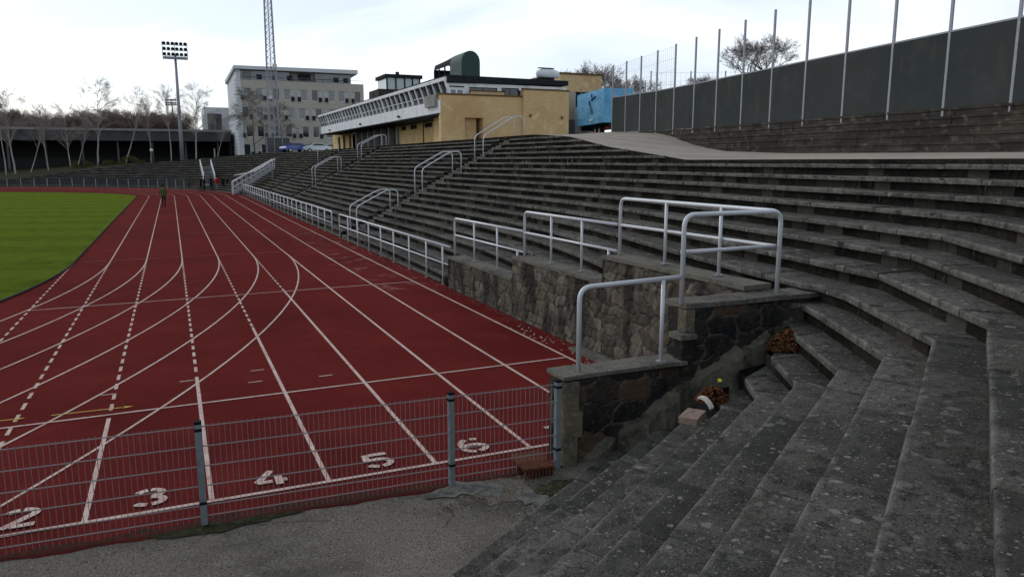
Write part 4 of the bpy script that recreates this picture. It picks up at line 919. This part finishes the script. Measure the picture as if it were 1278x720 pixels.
# tall block by the truck
mb = MB(); mb.cur = 0
facade(mb, (32.85, 63), (1, 0), 4.3, 3.8, 11.3, [(1.45, 3.9, 3.8, 9.8)], .35, (0, -1)); facade(mb, (32.85, 70), (0, -1), 7, 3.8, 11.3, [], .2, (-1, 0)); facade(mb, (37.15, 63), (0, 1), 7, 3.8, 11.3, [], .2, (1, 0)); facade(mb, (27.6, 63), (1, 0), 5.25, 3.8, 9.2, [], .2, (0, -1)); mb.build('tower_wall', 'yellow_brick', cl)
mb = MB(); mb.box(32.8, 37.2, 62.92, 70, 11.303, 11.46); mb.build('wall_cap', 'brown_wood', cl)
mb = MB(); mb.q((34, 63.35, 3.8), (37, 63.35, 3.8), (37, 63.35, 9.8), (34, 63.35, 9.8)); mb.build('garage_opening', 'dark_inside', cl)
mb = MB(); mb.box(32.9, 34.3, 62.7, 62.96, 5.0, 9.75); mb.build('beige_panel', 'beige_panel', cl)
mb = MB(); mb.box(32.9, 36.5, 62.5, 62.68, 5.0, 7.25); mb.build('grey_panel', 'grey_panel', cl)
# roof objects
gn = MB(); n = 12; zc, rr_ = 10.85, .74; xc = 21.1
ring = [(xc-rr_, 9.6), *[(xc+rr_*math.cos(math.pi*(1-i/n)), zc+.85*math.sin(math.pi*(1-i/n))*.95) for i in range(n+1)], (xc+rr_, 9.6)]
gn.q(*[(x, 55, z) for x, z in ring]); gn.q(*[(x, 57.6, z) for x, z in ring][::-1])
for (a, b), (c, d) in zip(ring, ring[1:]): gn.q((a, 55, b), (a, 57.6, b), (c, 57.6, d), (c, 55, d))
gn.build('barrel_vault', 'green_metal', cl)
gn = MB()
for i in range(n):
    x0, z0 = ring[1+i]; x1, z1 = ring[2+i]; zf = zc+.45; gn.q((x0, 57.6, z0), (x0, 61.5, min(z0, zf)), (x1, 61.5, min(z1, zf)), (x1, 57.6, z1))
for y in (58.8, 60.2, 61.4):
    for x in (xc-rr_, xc+rr_): gn.box(x-.05, x+.05, y-.05, y+.05, 9.6, zc)
gn.box(xc-rr_, xc+rr_, 61.4, 61.45, 9.6, 10.9)
gn.box(xc-rr_-.04, xc-rr_+.04, 57.6, 61.5, 9.6, 10.0)
gn.build('vault_frame', 'roof_black', cl)
mb = MB(); mb.tube([(27.8, 57.4, 10.5), (28.2, 57.4, 10.55), (29.2, 57.4, 10.57), (29.7, 57.4, 10.5)], [.25, .40, .40, .28], 12); mb.build('roof_tank', 'white_paint', cl, smooth=True)
mb = MB()
for x in (27.9, 28.5, 29.1): mb.box(x, x+.1, 57.1, 57.6, 9.2, 10.3)
mb = MB(); mb.box(27.9, 29.2, 57.1, 57.6, 9.2, 10.25)
mb.build('tank_frame', 'chassis', cl)
mb = MB(); mb.box(27.9, 29.3, 57.2, 57.6, 10.98, 11.02); mb.build('tank_cap', 'chassis', cl)
mb = MB(); mb.box(19.8, 23.6, 75, 79, 11.62, 11.95); mb.build('penthouse_roof', 'roof_black', cl)
mb = MB(); mb.box(20.0, 23.4, 75.2, 78.8, 10.5, 11.62); mb.build('penthouse_glass', 'glass_pale', cl)
mb = MB()
for x in (20.0, 20.9, 21.8, 22.6, 23.35): mb.box(x-.06, x+.06, 75.1, 75.25, 10.5, 11.62)
mb.box(21.2, 21.5, 76, 76.3, 11.95, 12.3); mb.build('penthouse_frame', 'roof_black', cl)
mb = MB(); mb.box(19.1, 22.6, 75.05, 79, 9.4, 10.5); mb.build('penthouse_base', 'dark_brick_course', cl)

# ---------------------------------------------------------------- truck
TA = Vector((32.15, 54.1)); TB = Vector((33.6, 60.8)); ang = math.atan2(TB.y-TA.y, TB.x-TA.x)
tr = thing('box_truck', 'truck with a wrinkled light blue tarpaulin body parked behind the fence', 'truck', (TA.x, TA.y, 5.45), None, ang)
TL, TW = 7.4, 2.5; zb_, zt_ = 1.15, 3.85
mb = MB(); N1, N2 = 14, 6; rg = random.Random(8)
def sheet(f, nu, nv):
    g = [[f(i/nu, j/nv) for j in range(nv+1)] for i in range(nu+1)]
    for i in range(nu):
        for j in range(nv): mb.q(g[i][j], g[i+1][j], g[i+1][j+1], g[i][j+1])
wv = lambda a, b: .035*math.sin(a*9+b*4)*math.sin(b*3.1)*math.sin(math.pi*a)
sheet(lambda a, b: (TL*a, wv(a, b), zb_+(zt_-zb_)*b), 24, 8); sheet(lambda a, b: (wv(a, b)*.7, -TW*a, zb_+(zt_-zb_)*b), 12, 8)
sheet(lambda a, b: (TL*a, -TW*b, zt_+.03*math.sin(a*12)*math.sin(math.pi*b)*math.sin(math.pi*a)), 16, 6); sheet(lambda a, b: (TL, -TW*a, zb_+(zt_-zb_)*b), 2, 2); sheet(lambda a, b: (TL*a, -TW, zb_+(zt_-zb_)*b), 2, 2); sheet(lambda a, b: (TL*a, -TW*b, zb_), 2, 2)
mb.build('tarpaulin', 'tarp_blue', tr, local=True, smooth=True)
mb = MB()
for i in range(9):
    z = 1.95+i*.13; c = 2.95+.10*i; wd = .62-.03*i
    mb.hexa([(c+wd/2, .05, z), (c-wd/2, .05, z+.1), (c-wd/2, .06, z+.1), (c+wd/2, .06, z), (c+wd/2, .05, z+.06), (c-wd/2, .05, z+.17), (c-wd/2, .06, z+.17), (c+wd/2, .06, z+.06)])
mb.hexa([(3.1, .05, 3.05), (2.0, .05, 3.3), (2.0, .06, 3.3), (3.1, .06, 3.05), (3.3, .05, 3.15), (2.1, .05, 3.42), (2.1, .06, 3.42), (3.3, .06, 3.15)])
mb.box(2.95, 3.2, .05, .06, 3.35, 3.6)
mb.build('logo', 'logo_blue', tr, local=True)
mb = MB(); mb.box(2.6, 3.6, .05, .06, 1.42, 1.55); mb.build('lettering', 'white_frame', tr, local=True)
mb = MB(); mb.box(.1, TL+1.5, -2.0, -.5, .75, 1.12); mb.box(.0, .12, -2.4, -.1, .6, .8); mb.build('chassis', 'chassis', tr, local=True)
mb = MB(); mb.box(TL+.3, TL+2.2, -2.35, -.15, .6, 2.9); mb.build('cab', 'car_silver', tr, local=True)
for wx in (1.6, 2.7, TL+.9):
    for wy in (-.35, -2.15):
        mb = MB(); mb.tube([(wx, wy-.16, .48), (wx, wy+.16, .48)], .48, 18); wo = mb.build('wheel', 'tyre', tr, local=True)
        mb = MB(); mb.tube([(wx, wy-.17, .48), (wx, wy+.17, .48)], .24, 12); mb.build('rim', 'galv_post', wo, local=True)
for wy in (-.35, -2.2): mb = MB(); mb.box(-.03, .0, wy-.15, wy+.15, .65, .77); mb.build('tail_light', 'red_lamp', tr, local=True)
# ---------------------------------------------------------------- cars
def car(name, label, loc, rz, paint):
    t = thing(name, label, 'car', loc, 'cars parked before the office block', rz)
    prof = [(-2.1, .35), (-2.15, .75), (-2.0, .92), (-1.35, 1.0), (-.75, 1.38), (.6, 1.42), (1.25, 1.05), (2.0, .85), (2.15, .6), (2.1, .35)]
    mb = MB(); W = .85
    def ws(z): return W-(.18*max(0, z-.9)/.5)
    for s in (1, -1): mb.q(*[(x, s*ws(z), z) for x, z in (prof if s < 0 else prof[::-1])])
    for (a, b), (c, d) in zip(prof, prof[1:]+prof[:1]): mb.q((a, -ws(b), b), (a, ws(b), b), (c, ws(d), d), (c, -ws(d), d))
    mb.build('body', paint, t, local=True, smooth=False)
    for s in (1, -1):
        mb = MB(); q = [(-1.15, 1.02), (-.68, 1.31), (.52, 1.34), (1.0, 1.06)]; mb.q(*[(x, s*(ws(z)+.012), z) for x, z in q]); mb.build('side_window', 'glass_dark', t, local=True)
    for q in (((-1.38, 1.03), (-.8, 1.36)), ((.68, 1.40), (1.22, 1.1))):
        (a, b), (c, d) = q; e = -.015 if a < 0 else .015; mb = MB(); mb.q((a+e, -ws(b)+.1, b+.012), (a+e, ws(b)-.1, b+.012), (c+e, ws(d)-.1, d+.012), (c+e, -ws(d)+.1, d+.012)); mb.build('windscreen', 'glass_dark', t, local=True)
    for wx in (-1.3, 1.35):
        for s in (1, -1): mb = MB(); mb.tube([(wx, s*.68, .32), (wx, s*.88, .32)], .32, 16); wo = mb.build('wheel', 'tyre', t, local=True); mb = MB(); mb.tube([(wx, s*.7, .32), (wx, s*.89, .32)], .19, 10); mb.build('rim', 'galv', wo, local=True)
    for s in (1, -1): mb = MB(); mb.box(2.08, 2.15, s*.6-.15, s*.6+.15, .62, .76); mb.build('headlight', 'lamp_white', t, local=True)
    return t
car('parked_car', 'blue car parked in front of the office block', (17.2, 118.5, 4.80), R(205), 'car_blue')
car('parked_car', 'silver car parked to the right of the blue one', (20.3, 118.0, 4.78), R(190), 'car_silver')
# ---------------------------------------------------------------- masts
def mast(name, label, x, y, z0, H, hw, rows_, group='floodlight masts'):
    t = thing(name, label, 'floodlight mast', (x, y, z0), group)
    mb = MB(); mb.tube([(0, 0, -.5), (0, 0, H*.25), (0, 0, H)], [.42, .34, .2], 10); mb.build('pole', 'galv_post', t, local=True, smooth=True)
    mb = MB()
    for r in range(rows_): mb.box(-hw, hw, -.06, .06, H-.3+r*.9, H-.2+r*.9)
    for x_ in (-hw, 0, hw): mb.box(x_-.05, x_+.05, -.08, .08, H-.3, H-.1+.9*(rows_-1)+.3)
    mb.box(-hw, hw, -.5, -.4, H-.75, H-.45); mb.box(-hw, hw, -.5, .5, H-.82, H-.76)
    for i in range(9): x_ = -hw+2*hw*i/8; mb.box(x_-.02, x_+.02, -.5, -.46, H-.8, H+.1)
    mb.build('frame', 'galv_post', t, local=True)
    for r in range(rows_):
        for i in range(6):
            x_ = -hw+.3+(2*hw-.6)*i/5; z = H-.05+r*.9
            mb = MB(); mb.tube([(x_, -.1, z+.18), (x_, -.5, z)], [.14, .30], 10); mb.build('lamp', 'chassis', t, local=True)
    return t
mast('floodlight_mast', 'nearer tall floodlight mast with three rows of lamps', 2.05, 150, 3.4, 18.6, 2.0, 3)
mast('floodlight_mast', 'distant smaller floodlight mast behind the nearer one', 1.7, 262, 2, 19.3, 1.9, 2)
lt = thing('lattice_tower', 'slender steel lattice tower rising out of the picture before the office', 'tower', (15.0, 124, 4.6))
def hw_(z): return .78-.012*z
for sx, sy in ((-1, -1), (1, -1), (1, 1), (-1, 1)):
    mb = MB(); mb.bar((sx*hw_(0), sy*hw_(0), 0), (sx*hw_(44), sy*hw_(44), 44), .09, .09); mb.build('leg', 'galv_post', lt, local=True)
mb = MB(); z = 0
while z < 43.5:
    a, b = hw_(z), hw_(z+.9); z2 = z+.9
    for (x0, y0), (x1, y1) in (((-1, -1), (1, -1)), ((1, -1), (1, 1)), ((1, 1), (-1, 1)), ((-1, 1), (-1, -1))):
        mb.bar((x0*a, y0*a, z), (x1*b, y1*b, z2), .04, .04); mb.bar((x1*a, y1*a, z), (x0*b, y0*b, z2), .04, .04); mb.bar((x0*a, y0*a, z), (x1*a, y1*a, z), .04, .04)
    z += .9
mb.bar((0, 0, 0), (0, 0, 44), .12, .12)
mb.build('bracing', 'galv_post', lt, local=True)
mb = MB(); mb.tube([(.45, -.9, 13.2), (.45, -1.0, 13.2)], .35, 12); mb.tube([(-.4, -.9, 8.5), (-.4, -1.0, 8.5)], .3, 12); mb.build('dish', 'office_white', lt, local=True)
ub = thing('utility_cabinet', 'grey-green fenced cabinet at the foot of the lattice tower', 'cabinet', (15.2, 122.5, 4.6))
mb = MB(); mb.box(-1.7, 1.7, -1.2, .6, 0, 2.4); mb.build('body', 'stand_grey', ub, local=True)
mb = MB(); mb.box(-1.78, 1.78, -1.28, .68, 2.4, 2.5)
for x in (-1.7, -.6, .6, 1.7): mb.box(x-.05, x+.05, -1.27, -1.2, 0, 2.4)
mb.build('frame', 'galv_post', ub, local=True)
gl = thing('globe_lamp', 'small white globe lamp on a thin post before the grandstand', 'street lamp', (-2.6, 135, 2.6))
mb = MB(); mb.tube([(0, 0, 0), (0, 0, 2.5)], .06, 8); mb.build('post', 'chassis', gl, local=True)
mb = MB(); mb.tube([(0, 0, 2.42), (0, 0, 2.5), (0, 0, 2.65), (0, 0, 2.8), (0, 0, 2.88)], [.05, .2, .27, .2, .04], 12); mb.build('globe', 'lamp_white', gl, local=True, smooth=True)
# far fence round the bend
ff = thing('bend_fence', 'low mesh fence round the far bend of the track', 'fence', (-10, 121, 0))
for i in range(34):
    a = R(29+i*2.4); x, y = AC[0]+45.75*math.cos(a), AC[1]+45.75*math.sin(a); mb = MB(); mb.bar((x, y, 0), (x, y, 1.15), .09, .09); mb.build('post', 'galv_post', ff)
mb = MB()
for i in range(84):
    a, b = R(28+i), R(29+i); p = (AC[0]+45.8*math.cos(a), AC[1]+45.8*math.sin(a)); q = (AC[0]+45.8*math.cos(b), AC[1]+45.8*math.sin(b))
    mb.q((*p, .02), (*q, .02), (*q, 1.02), (*p, 1.02)); mb.bar((*p, 1.06), (*q, 1.06), .04, .04)
mb.build('mesh_panel', 'screen_green', ff)
for i, (x, y, z0, z1) in enumerate(((1.65, 120.6, 0, 1.9), (2.99, 119.4, .1, 2.5), (4.35, 118.4, .2, 3.2), (5.9, 118.0, .8, 5.3))):
    mb = MB(); mb.tube([(x, y, z0), (x, y, z1)], .09, 8)
    tag(mb.build('steel_pole', 'galv_post'), ['shortest thin steel pole left of the small dark stairs', 'second thin steel pole from the left beside the small stairs', 'third thin steel pole from the left beside the small stairs', 'tallest thin steel pole standing behind the small stairs'][i], 'pole', 'steel poles on the far bend')
# ---------------------------------------------------------------- trees
def tree_geo(seed, H, spread, trunk_r, nfork, levels, lean=(0, 0), droop=0, start=.25, twig=.5, tw=.02, ntw=9, upb=.35):
    rg = random.Random(seed); tk = MB(); cw = MB()
    def grow(p, d, L, r, lv):
        n = 3; pts = [p]; rr = [r]
        for i in range(n):
            d = (d+Vector((rg.gauss(0, .13), rg.gauss(0, .13), rg.gauss(0, .08)+(.05 if droop == 0 else -droop*(levels-lv)*.12)))).normalized(); p = p+d*L/n; pts.append(p); rr.append(r*(1-.45*(i+1)/n))
        (tk if lv >= levels-1 else cw).tube(pts, rr, 6 if lv >= levels-1 else 3, cap=False)
        if lv == 0:
            for i in range(ntw):
                q = pts[rg.randint(1, n)]; dd = (d+Vector((rg.gauss(0, .6), rg.gauss(0, .6), rg.gauss(0, .5)-droop*.6))).normalized()*twig*rg.uniform(.5, 1.2); s = dd.cross(Vector((rg.gauss(0, 1), rg.gauss(0, 1), 1))).normalized()*tw
                cw.q(q-s, q+s, q+dd)
                q2 = q+dd*.5; e = Vector((rg.gauss(0, 1), rg.gauss(0, 1), rg.gauss(0, .6)-droop)).normalized()*twig*.5; cw.q(q2-s*.7, q2+s*.7, q2+e)
            return
        for i in range(nfork+(1 if rg.random() < .4 else 0)):
            q = pts[rg.randint(1, n)] if i else pts[-1]
            a = rg.uniform(0, 6.28); v = Vector((math.cos(a), math.sin(a), 0)); dd = (d*(.55+upb)+v*spread*rg.uniform(.6, 1.2)).normalized()
            grow(q, dd, L*rg.uniform(.58, .78), rr[-1]*.75, lv-1)
    d = Vector((lean[0], lean[1], 1)).normalized(); p = Vector((0, 0, -.3)); top = Vector((0, 0, 0))
    # main stem with side branches
    n = 9; pts = [p]; rr = [trunk_r]
    for i in range(n):
        d = (d+Vector((rg.gauss(0, .06), rg.gauss(0, .06), .03))).normalized(); p = p+d*H/n; pts.append(p); rr.append(trunk_r*(1-.9*(i+1)/n)+.01)
    tk.tube(pts, rr, 7)
    for i in range(1, n+1):
        f = i/n
        if f < start: continue
        for j in range(4 if f > .35 else 2):
            a = rg.uniform(0, 6.28); v = Vector((math.cos(a), math.sin(a), 0)); dd = (v*spread+Vector((0, 0, upb+.35*f))).normalized()
            grow(pts[i]+Vector((0, 0, rg.uniform(-.3, .3))), dd, H*.20*(1.25-.75*abs(f-.5)*1.2), rr[i]*.55+.01, levels-2)
    return tk, cw
def make_tree(name, label, group, geo, loc, bark, tw, rz=0, sc_=1):
    t = thing(name, label, 'tree', loc, group, rz); t.scale = (sc_,)*3 if not isinstance(sc_, tuple) else sc_
    geo[0].build('trunk', bark, t, local=True, smooth=True); geo[1].build('crown', tw, t, local=True)
    return t
GB = [tree_geo(21, 9.6, .55, .12, 2, 4, (.05, 0), .15, .42, .9, .0075, 22, .8), tree_geo(22, 9.6, .42, .10, 2, 4, (.12, .02), .15, .45, .8, .0075, 20, .9), tree_geo(23, 9.6, .42, .10, 2, 4, (-.12, .02), .12, .48, .8, .0075, 20, .9)]
BI = [(10, 140, -23.3, 1.1, 10.5, 2, 'leaning birch at the far left edge before the grandstand'), (20, 140, -22.0, 1.1, 11.2, 0, 'pale birch just right of the far left edge birch'),
      (36, 141, -20.3, 1.1, 8.6, 1, 'low thin birch third from the left before the grandstand'), (60, 140, -17.6, 1.2, 8.5, 2, 'birch with a kinked trunk, fourth from the left'),
      (88, 140, -14.5, 1.9, 8.4, 0, 'slim birch fifth from the left with a bare lower trunk'), (95, 143, -14.0, 1.9, 8.0, 1, 'thin birch close right of the fifth one'),
      (122, 140, -10.7, 2.9, 10.8, 0, 'tallest birch with a wide grey crown above the grandstand roof'), (157, 140, -6.64, 3.0, 9.6, 1, 'birch with a narrow pointed crown, right of the tallest'),
      (189, 142, -2.9, 3.1, 8.2, 2, 'leaning birch beside the white globe lamp'), (215, 140, .2, 3.5, 9.6, 2, 'pale birch directly left of the nearer floodlight mast'),
      (245, 140, 4.0, 3.7, 10.0, 0, 'pale birch right of the nearer floodlight mast'), (272, 141, 7.4, 3.9, 5.2, 1, 'short birch under the end of the grandstand canopy')]
P0 = []
for i, (u, y, x, z, H, g, lb) in enumerate(BI):
    if len(P0) < 3 and g == [2, 0, 1][len(P0)]:
        t = make_tree('birch_tree', lb, 'birches before the grandstand', GB[g], (x, y, z), 'birch_bark', 'twigs_pale', i*1.7 if g == 0 else 0, H/9.6); P0.append((g, t)); continue
    kids(None); src = [t for gg, t in P0 if gg == g][0]
    dup(src, (x, y, z), i*1.9 if g == 0 else rnd.uniform(-.5, .5), lb, (H/9.6,)*3)
gO = tree_geo(31, 9.2, .5, .13, 2, 4, (0, 0), .35, .2, .95, .010, 26, .6)
t = make_tree('birch_tree', 'drooping brownish birch before the left part of the office block', 'birches before the office', gO, (13.1, 136, 4.6), 'grey_bark', 'twigs', 0, .98)
kids(None); dup(t, (18.0, 138, 4.6), 2.2, 'smaller brownish birch right of the lattice tower', (.8, .8, .78))
# big round bare trees
def round_geo(seed, H, R_, levels=5, n0=7):
    rg = random.Random(seed); tk = MB(); cw = MB()
    def grow(p, d, L, r, lv):
        pts = [p]; rr = [r]
        for i in range(3):
            d = (d+Vector((rg.gauss(0, .16), rg.gauss(0, .16), rg.gauss(.02, .1)))).normalized(); p = p+d*L/3; pts.append(p); rr.append(r*(1-.35*(i+1)/3))
        (tk if lv >= levels-1 else cw).tube(pts, rr, 5 if lv >= levels-2 else 3, cap=False)
        if lv == 0:
            for i in range(7):
                q = pts[rg.randint(0, 3)]; dd = (d+Vector((rg.gauss(0, .6), rg.gauss(0, .6), rg.gauss(0, .5)))).normalized()*L*rg.uniform(.5, 1); s = dd.cross(Vector((rg.gauss(0, 1), rg.gauss(0, 1), 1))).normalized()*.022; cw.q(q-s, q+s, q+dd)
            return
        for i in range(3):
            a = rg.uniform(0, 6.28); v = Vector((math.cos(a), math.sin(a), rg.uniform(-.2, .3))); dd = (d+v*.75).normalized(); grow(pts[-1] if i < 2 else pts[2], dd, L*rg.uniform(.68, .82), rr[-1]*.72, lv-1)
    tk.tube([(0, 0, -1), (0, 0, H*.18), (.1, 0, H*.3)], [H*.035, H*.028, H*.026], 8)
    for i in range(n0):
        a = i*6.28/n0+rg.uniform(-.3, .3); grow(Vector((.1, 0, H*.28)), Vector((math.cos(a), math.sin(a), rg.uniform(.35, 1.6))).normalized(), H*.23, H*.017, levels)
    return tk, cw
gr_ = round_geo(51, 12, 6)
G = 'bare trees behind the fence and clubhouse'
t = make_tree('bare_tree', 'wide bare tree seen above the screened fence', G, gr_, (104, 118, 14.0), 'grey_bark', 'twigs', 0, (1.2, 1.2, 1.2))
kids(None)
dup(t, (89.5, 116, 12.5), 2, 'tiny bare tree top over the screened fence, left of the wide one', (.5, .5, .6))
dup(t, (61.5, 107, 8.6), 1, 'broad bare tree right behind the tall end of the clubhouse', (.85, .85, .92))
dup(t, (69.5, 109, 7.4), 4, 'bare tree behind the blue truck and court fence', (.8, .8, .92))
dup(t, (55.5, 112, 9.0), 5.1, 'bare tree partly hidden by the roof tank', (.6, .6, .72))
# woodland behind the grandstand as one mass
tk, cw = tree_geo(71, 8.3, .6, .12, 2, 4, (0, 0), 0, .3, .9, .013, 14, .6); tk2, cw2 = tree_geo(72, 8.3, .65, .12, 2, 4, (.05, 0), 0, .2, .9, .013, 14, .6)
VV = []; FF = []; nv = 0; rg = random.Random(77)
protos = []
for a, b in ((tk, cw), (tk2, cw2)):
    v = np.array(a.v+b.v); f = a.f+[tuple(i+len(a.v) for i in q) for q in b.f]; protos.append((v, f))
for i in range(270):
    v, f = protos[i % 2]; an = rg.uniform(0, 6.28); y = rg.uniform(171, 200); x = rg.uniform(-62, 4)
    s = rg.uniform(.84, 1.12)*(1.12 if x < -35 else (.9 if -28 < x < -18 else 1.0))*(y/185); c, s_ = math.cos(an)*s*1.2, math.sin(an)*s*1.2
    w = np.stack([v[:, 0]*c-v[:, 1]*s_+x, v[:, 0]*s_+v[:, 1]*c+y, v[:, 2]*s+2.6], 1); VV.append(w); FF += [tuple(k+nv for k in q) for q in f]; nv += len(w)
me = bpy.data.meshes.new('woodland'); me.from_pydata(np.concatenate(VV).tolist(), [], FF); me.materials.append(M['twigs_red']); o = bpy.data.objects.new('woodland', me); col.objects.link(o); o['kind'] = 'stuff'
# a few olive shrubs on the bank
def shrub(x, y, z, rx, rz_, seed, lb):
    rg = random.Random(seed); mb = MB()
    for i in range(900):
        while True:
            a = Vector((rg.uniform(-1, 1), rg.uniform(-1, 1), rg.uniform(0, 1)))
            if a.length < 1: break
        if noise2(a.x*3, a.z*3+seed, 1.3) < -.35: continue
        c = Vector((a.x*rx, a.y*rx*.6, a.z*rz_)); d = Vector((rg.gauss(0, 1), rg.gauss(0, 1), rg.gauss(.8, .6))).normalized()*.28; s = d.cross(Vector((rg.gauss(0, 1), rg.gauss(0, 1), .3))).normalized()*.05
        mb.q(c-s, c+s, c+d)
    o = mb.build('shrub', 'shrub'); o.location = (x, y, z); tag(o, lb, 'shrub', 'shrubs on the far bank')
shrub(-12.6, 137, 2.4, 1.8, 1.4, 3, 'olive shrub left of the tallest birch trunk'); shrub(-5.6, 137, 3.0, 2.1, 1.5, 4, 'olive shrub between the tallest birch and the globe lamp'); shrub(-8.8, 138, 2.8, 1.3, .8, 5, 'low olive shrub beside the tallest birch')

# ---------------------------------------------------------------- people
def person(label, loc, rz, H, pose, mats, hair='hair'):
    """skin-modifier figure; mats = (top, legs)"""
    s = H/1.75; V = []; E = []; Rr = []
    def v(x, y, z, r, par=None):
        V.append((x*s, y*s, z*s)); Rr.append(r*s)
        if par is not None: E.append((par, len(V)-1))
        return len(V)-1
    st = pose.get('stride', .12); arm = pose.get('arm', 0); ln = pose.get('lean', 0)
    pel = v(0, 0, .95, .125); wa = v(0, .01+ln*.15, 1.1, .115, pel); ch = v(0, ln*.5, 1.32, .135, wa); nk = v(0, ln*.75, 1.48, .06, ch); hd = v(0, ln*.85+.01, 1.58, .078, nk); ht = v(0, ln*.9+.01, 1.70, .085, hd)
    for sd, f in ((1, st), (-1, -st)):
        hp = v(sd*.09, 0, .88, .10, pel); kn = v(sd*.10, f*.6+.03, .50, .065, hp); an = v(sd*.10, f, .10 if f < 0 else .08, .042, kn); ft = v(sd*.11, f+.05, .035, .035, an); v(sd*.12, f+.18, .03, .03, ft)
        sh = v(sd*.19, ln*.55, 1.38, .062, ch)
        if arm: el = v(sd*.27, ln*.55+.10, 1.14, .045, sh); wr = v(sd*.14, ln*.55+.28, 1.16, .032, el); v(sd*.06, ln*.55+.33, 1.18, .032, wr)
        else: el = v(sd*.25, ln*.5-f*.25, 1.12, .045, sh); wr = v(sd*.25, ln*.5-f*.45+.04, .88, .032, el); v(sd*.24, ln*.5-f*.5+.06, .79, .034, wr)
    me = bpy.data.meshes.new('person'); me.from_pydata(V, E, []); o = bpy.data.objects.new('person_tmp', me); col.objects.link(o)
    m1 = o.modifiers.new('skin', 'SKIN'); me.skin_vertices[0].data[0].use_root = True
    for i, r in enumerate(Rr): me.skin_vertices[0].data[i].radius = (r, r*.82)
    o.modifiers.new('sub', 'SUBSURF').levels = 1
    o.modifiers['sub'].render_levels = 1
    bpy.context.view_layer.update(); dg = bpy.context.evaluated_depsgraph_get(); nm = bpy.data.meshes.new_from_object(o.evaluated_get(dg)); bpy.data.objects.remove(o)
    nm.name = 'person'; nm.materials.clear()
    for x in ('skin', mats[0], mats[1], 'cloth_black'): nm.materials.append(M[x])
    for p in nm.polygons:
        z = p.center.z/s; x = abs(p.center.x/s); p.use_smooth = True
        if z > 1.47: p.material_index = 0
        elif z < .075: p.material_index = 3
        elif x > .2 and z < .86: p.material_index = 0
        elif z > .93 or x > .2: p.material_index = 1
        else: p.material_index = 2
    ob = bpy.data.objects.new('person', nm); col.objects.link(ob); ob.location = loc; ob.rotation_euler = (0, 0, rz); tag(ob, label, 'person')
    mb = MB(); cx, cy, cz = 0, (ln*.9+.0)*s, 1.66*s; n = 8
    mb.tube([(cx, cy-.012*s, cz-.07*s), (cx, cy-.02*s, cz-.02*s), (cx, cy-.02*s, cz+.05*s), (cx, cy-.01*s, cz+.10*s), (cx, cy, cz+.115*s)], [.08*s, .098*s, .10*s, .07*s, .02*s], 10)
    h = mb.build('hair', hair, None, smooth=True); h.parent = ob
    if pose.get('coat'):
        mb = MB(); mb.tube([(0, 0, 1.5*s), (0, ln*.5*s, 1.38*s), (0, 0, 1.12*s), (0, 0, .88*s)], [.08*s, .205*s, .18*s, .19*s], 12, cap=False); c = mb.build('jacket', mats[0], None, smooth=True); c.parent = ob
    return ob
person('person in an olive green jacket and dark trousers walking away down the track', (-.66, 64.4, .006), R(5), 1.72, {'stride': .12, 'coat': 1}, ('cloth_green', 'cloth_navy'))
y0 = 98
person('person in black with a pale scarf stooping at the left of the group', (3.15, 99, .006), R(-70), 1.72, {'stride': .1, 'lean': .22, 'arm': 1}, ('cloth_black', 'cloth_black'))
person('person in black and white leaning towards the leftmost one', (3.55, 99.3, .006), R(-100), 1.74, {'stride': .08, 'lean': .12}, ('cloth_black', 'cloth_black'))
person('person in plain black standing left of the one in red', (4.35, 99, .006), R(180), 1.75, {'stride': .06}, ('cloth_black', 'cloth_black'))
person('person in a red jacket and grey trousers in the middle of the group', (4.95, 98.2, .006), R(170), 1.72, {'stride': .07, 'arm': 1, 'coat': 1}, ('cloth_red', 'cloth_grey'))
person('tall person in black standing right of the one in red', (5.62, 98, .006), R(150), 1.8, {'stride': .06}, ('cloth_black', 'cloth_black'))
person('person in dark clothes at the right end of the group by the stairs', (6.15, 98.6, .006), R(120), 1.75, {'stride': .08}, ('cloth_navy', 'cloth_black'))
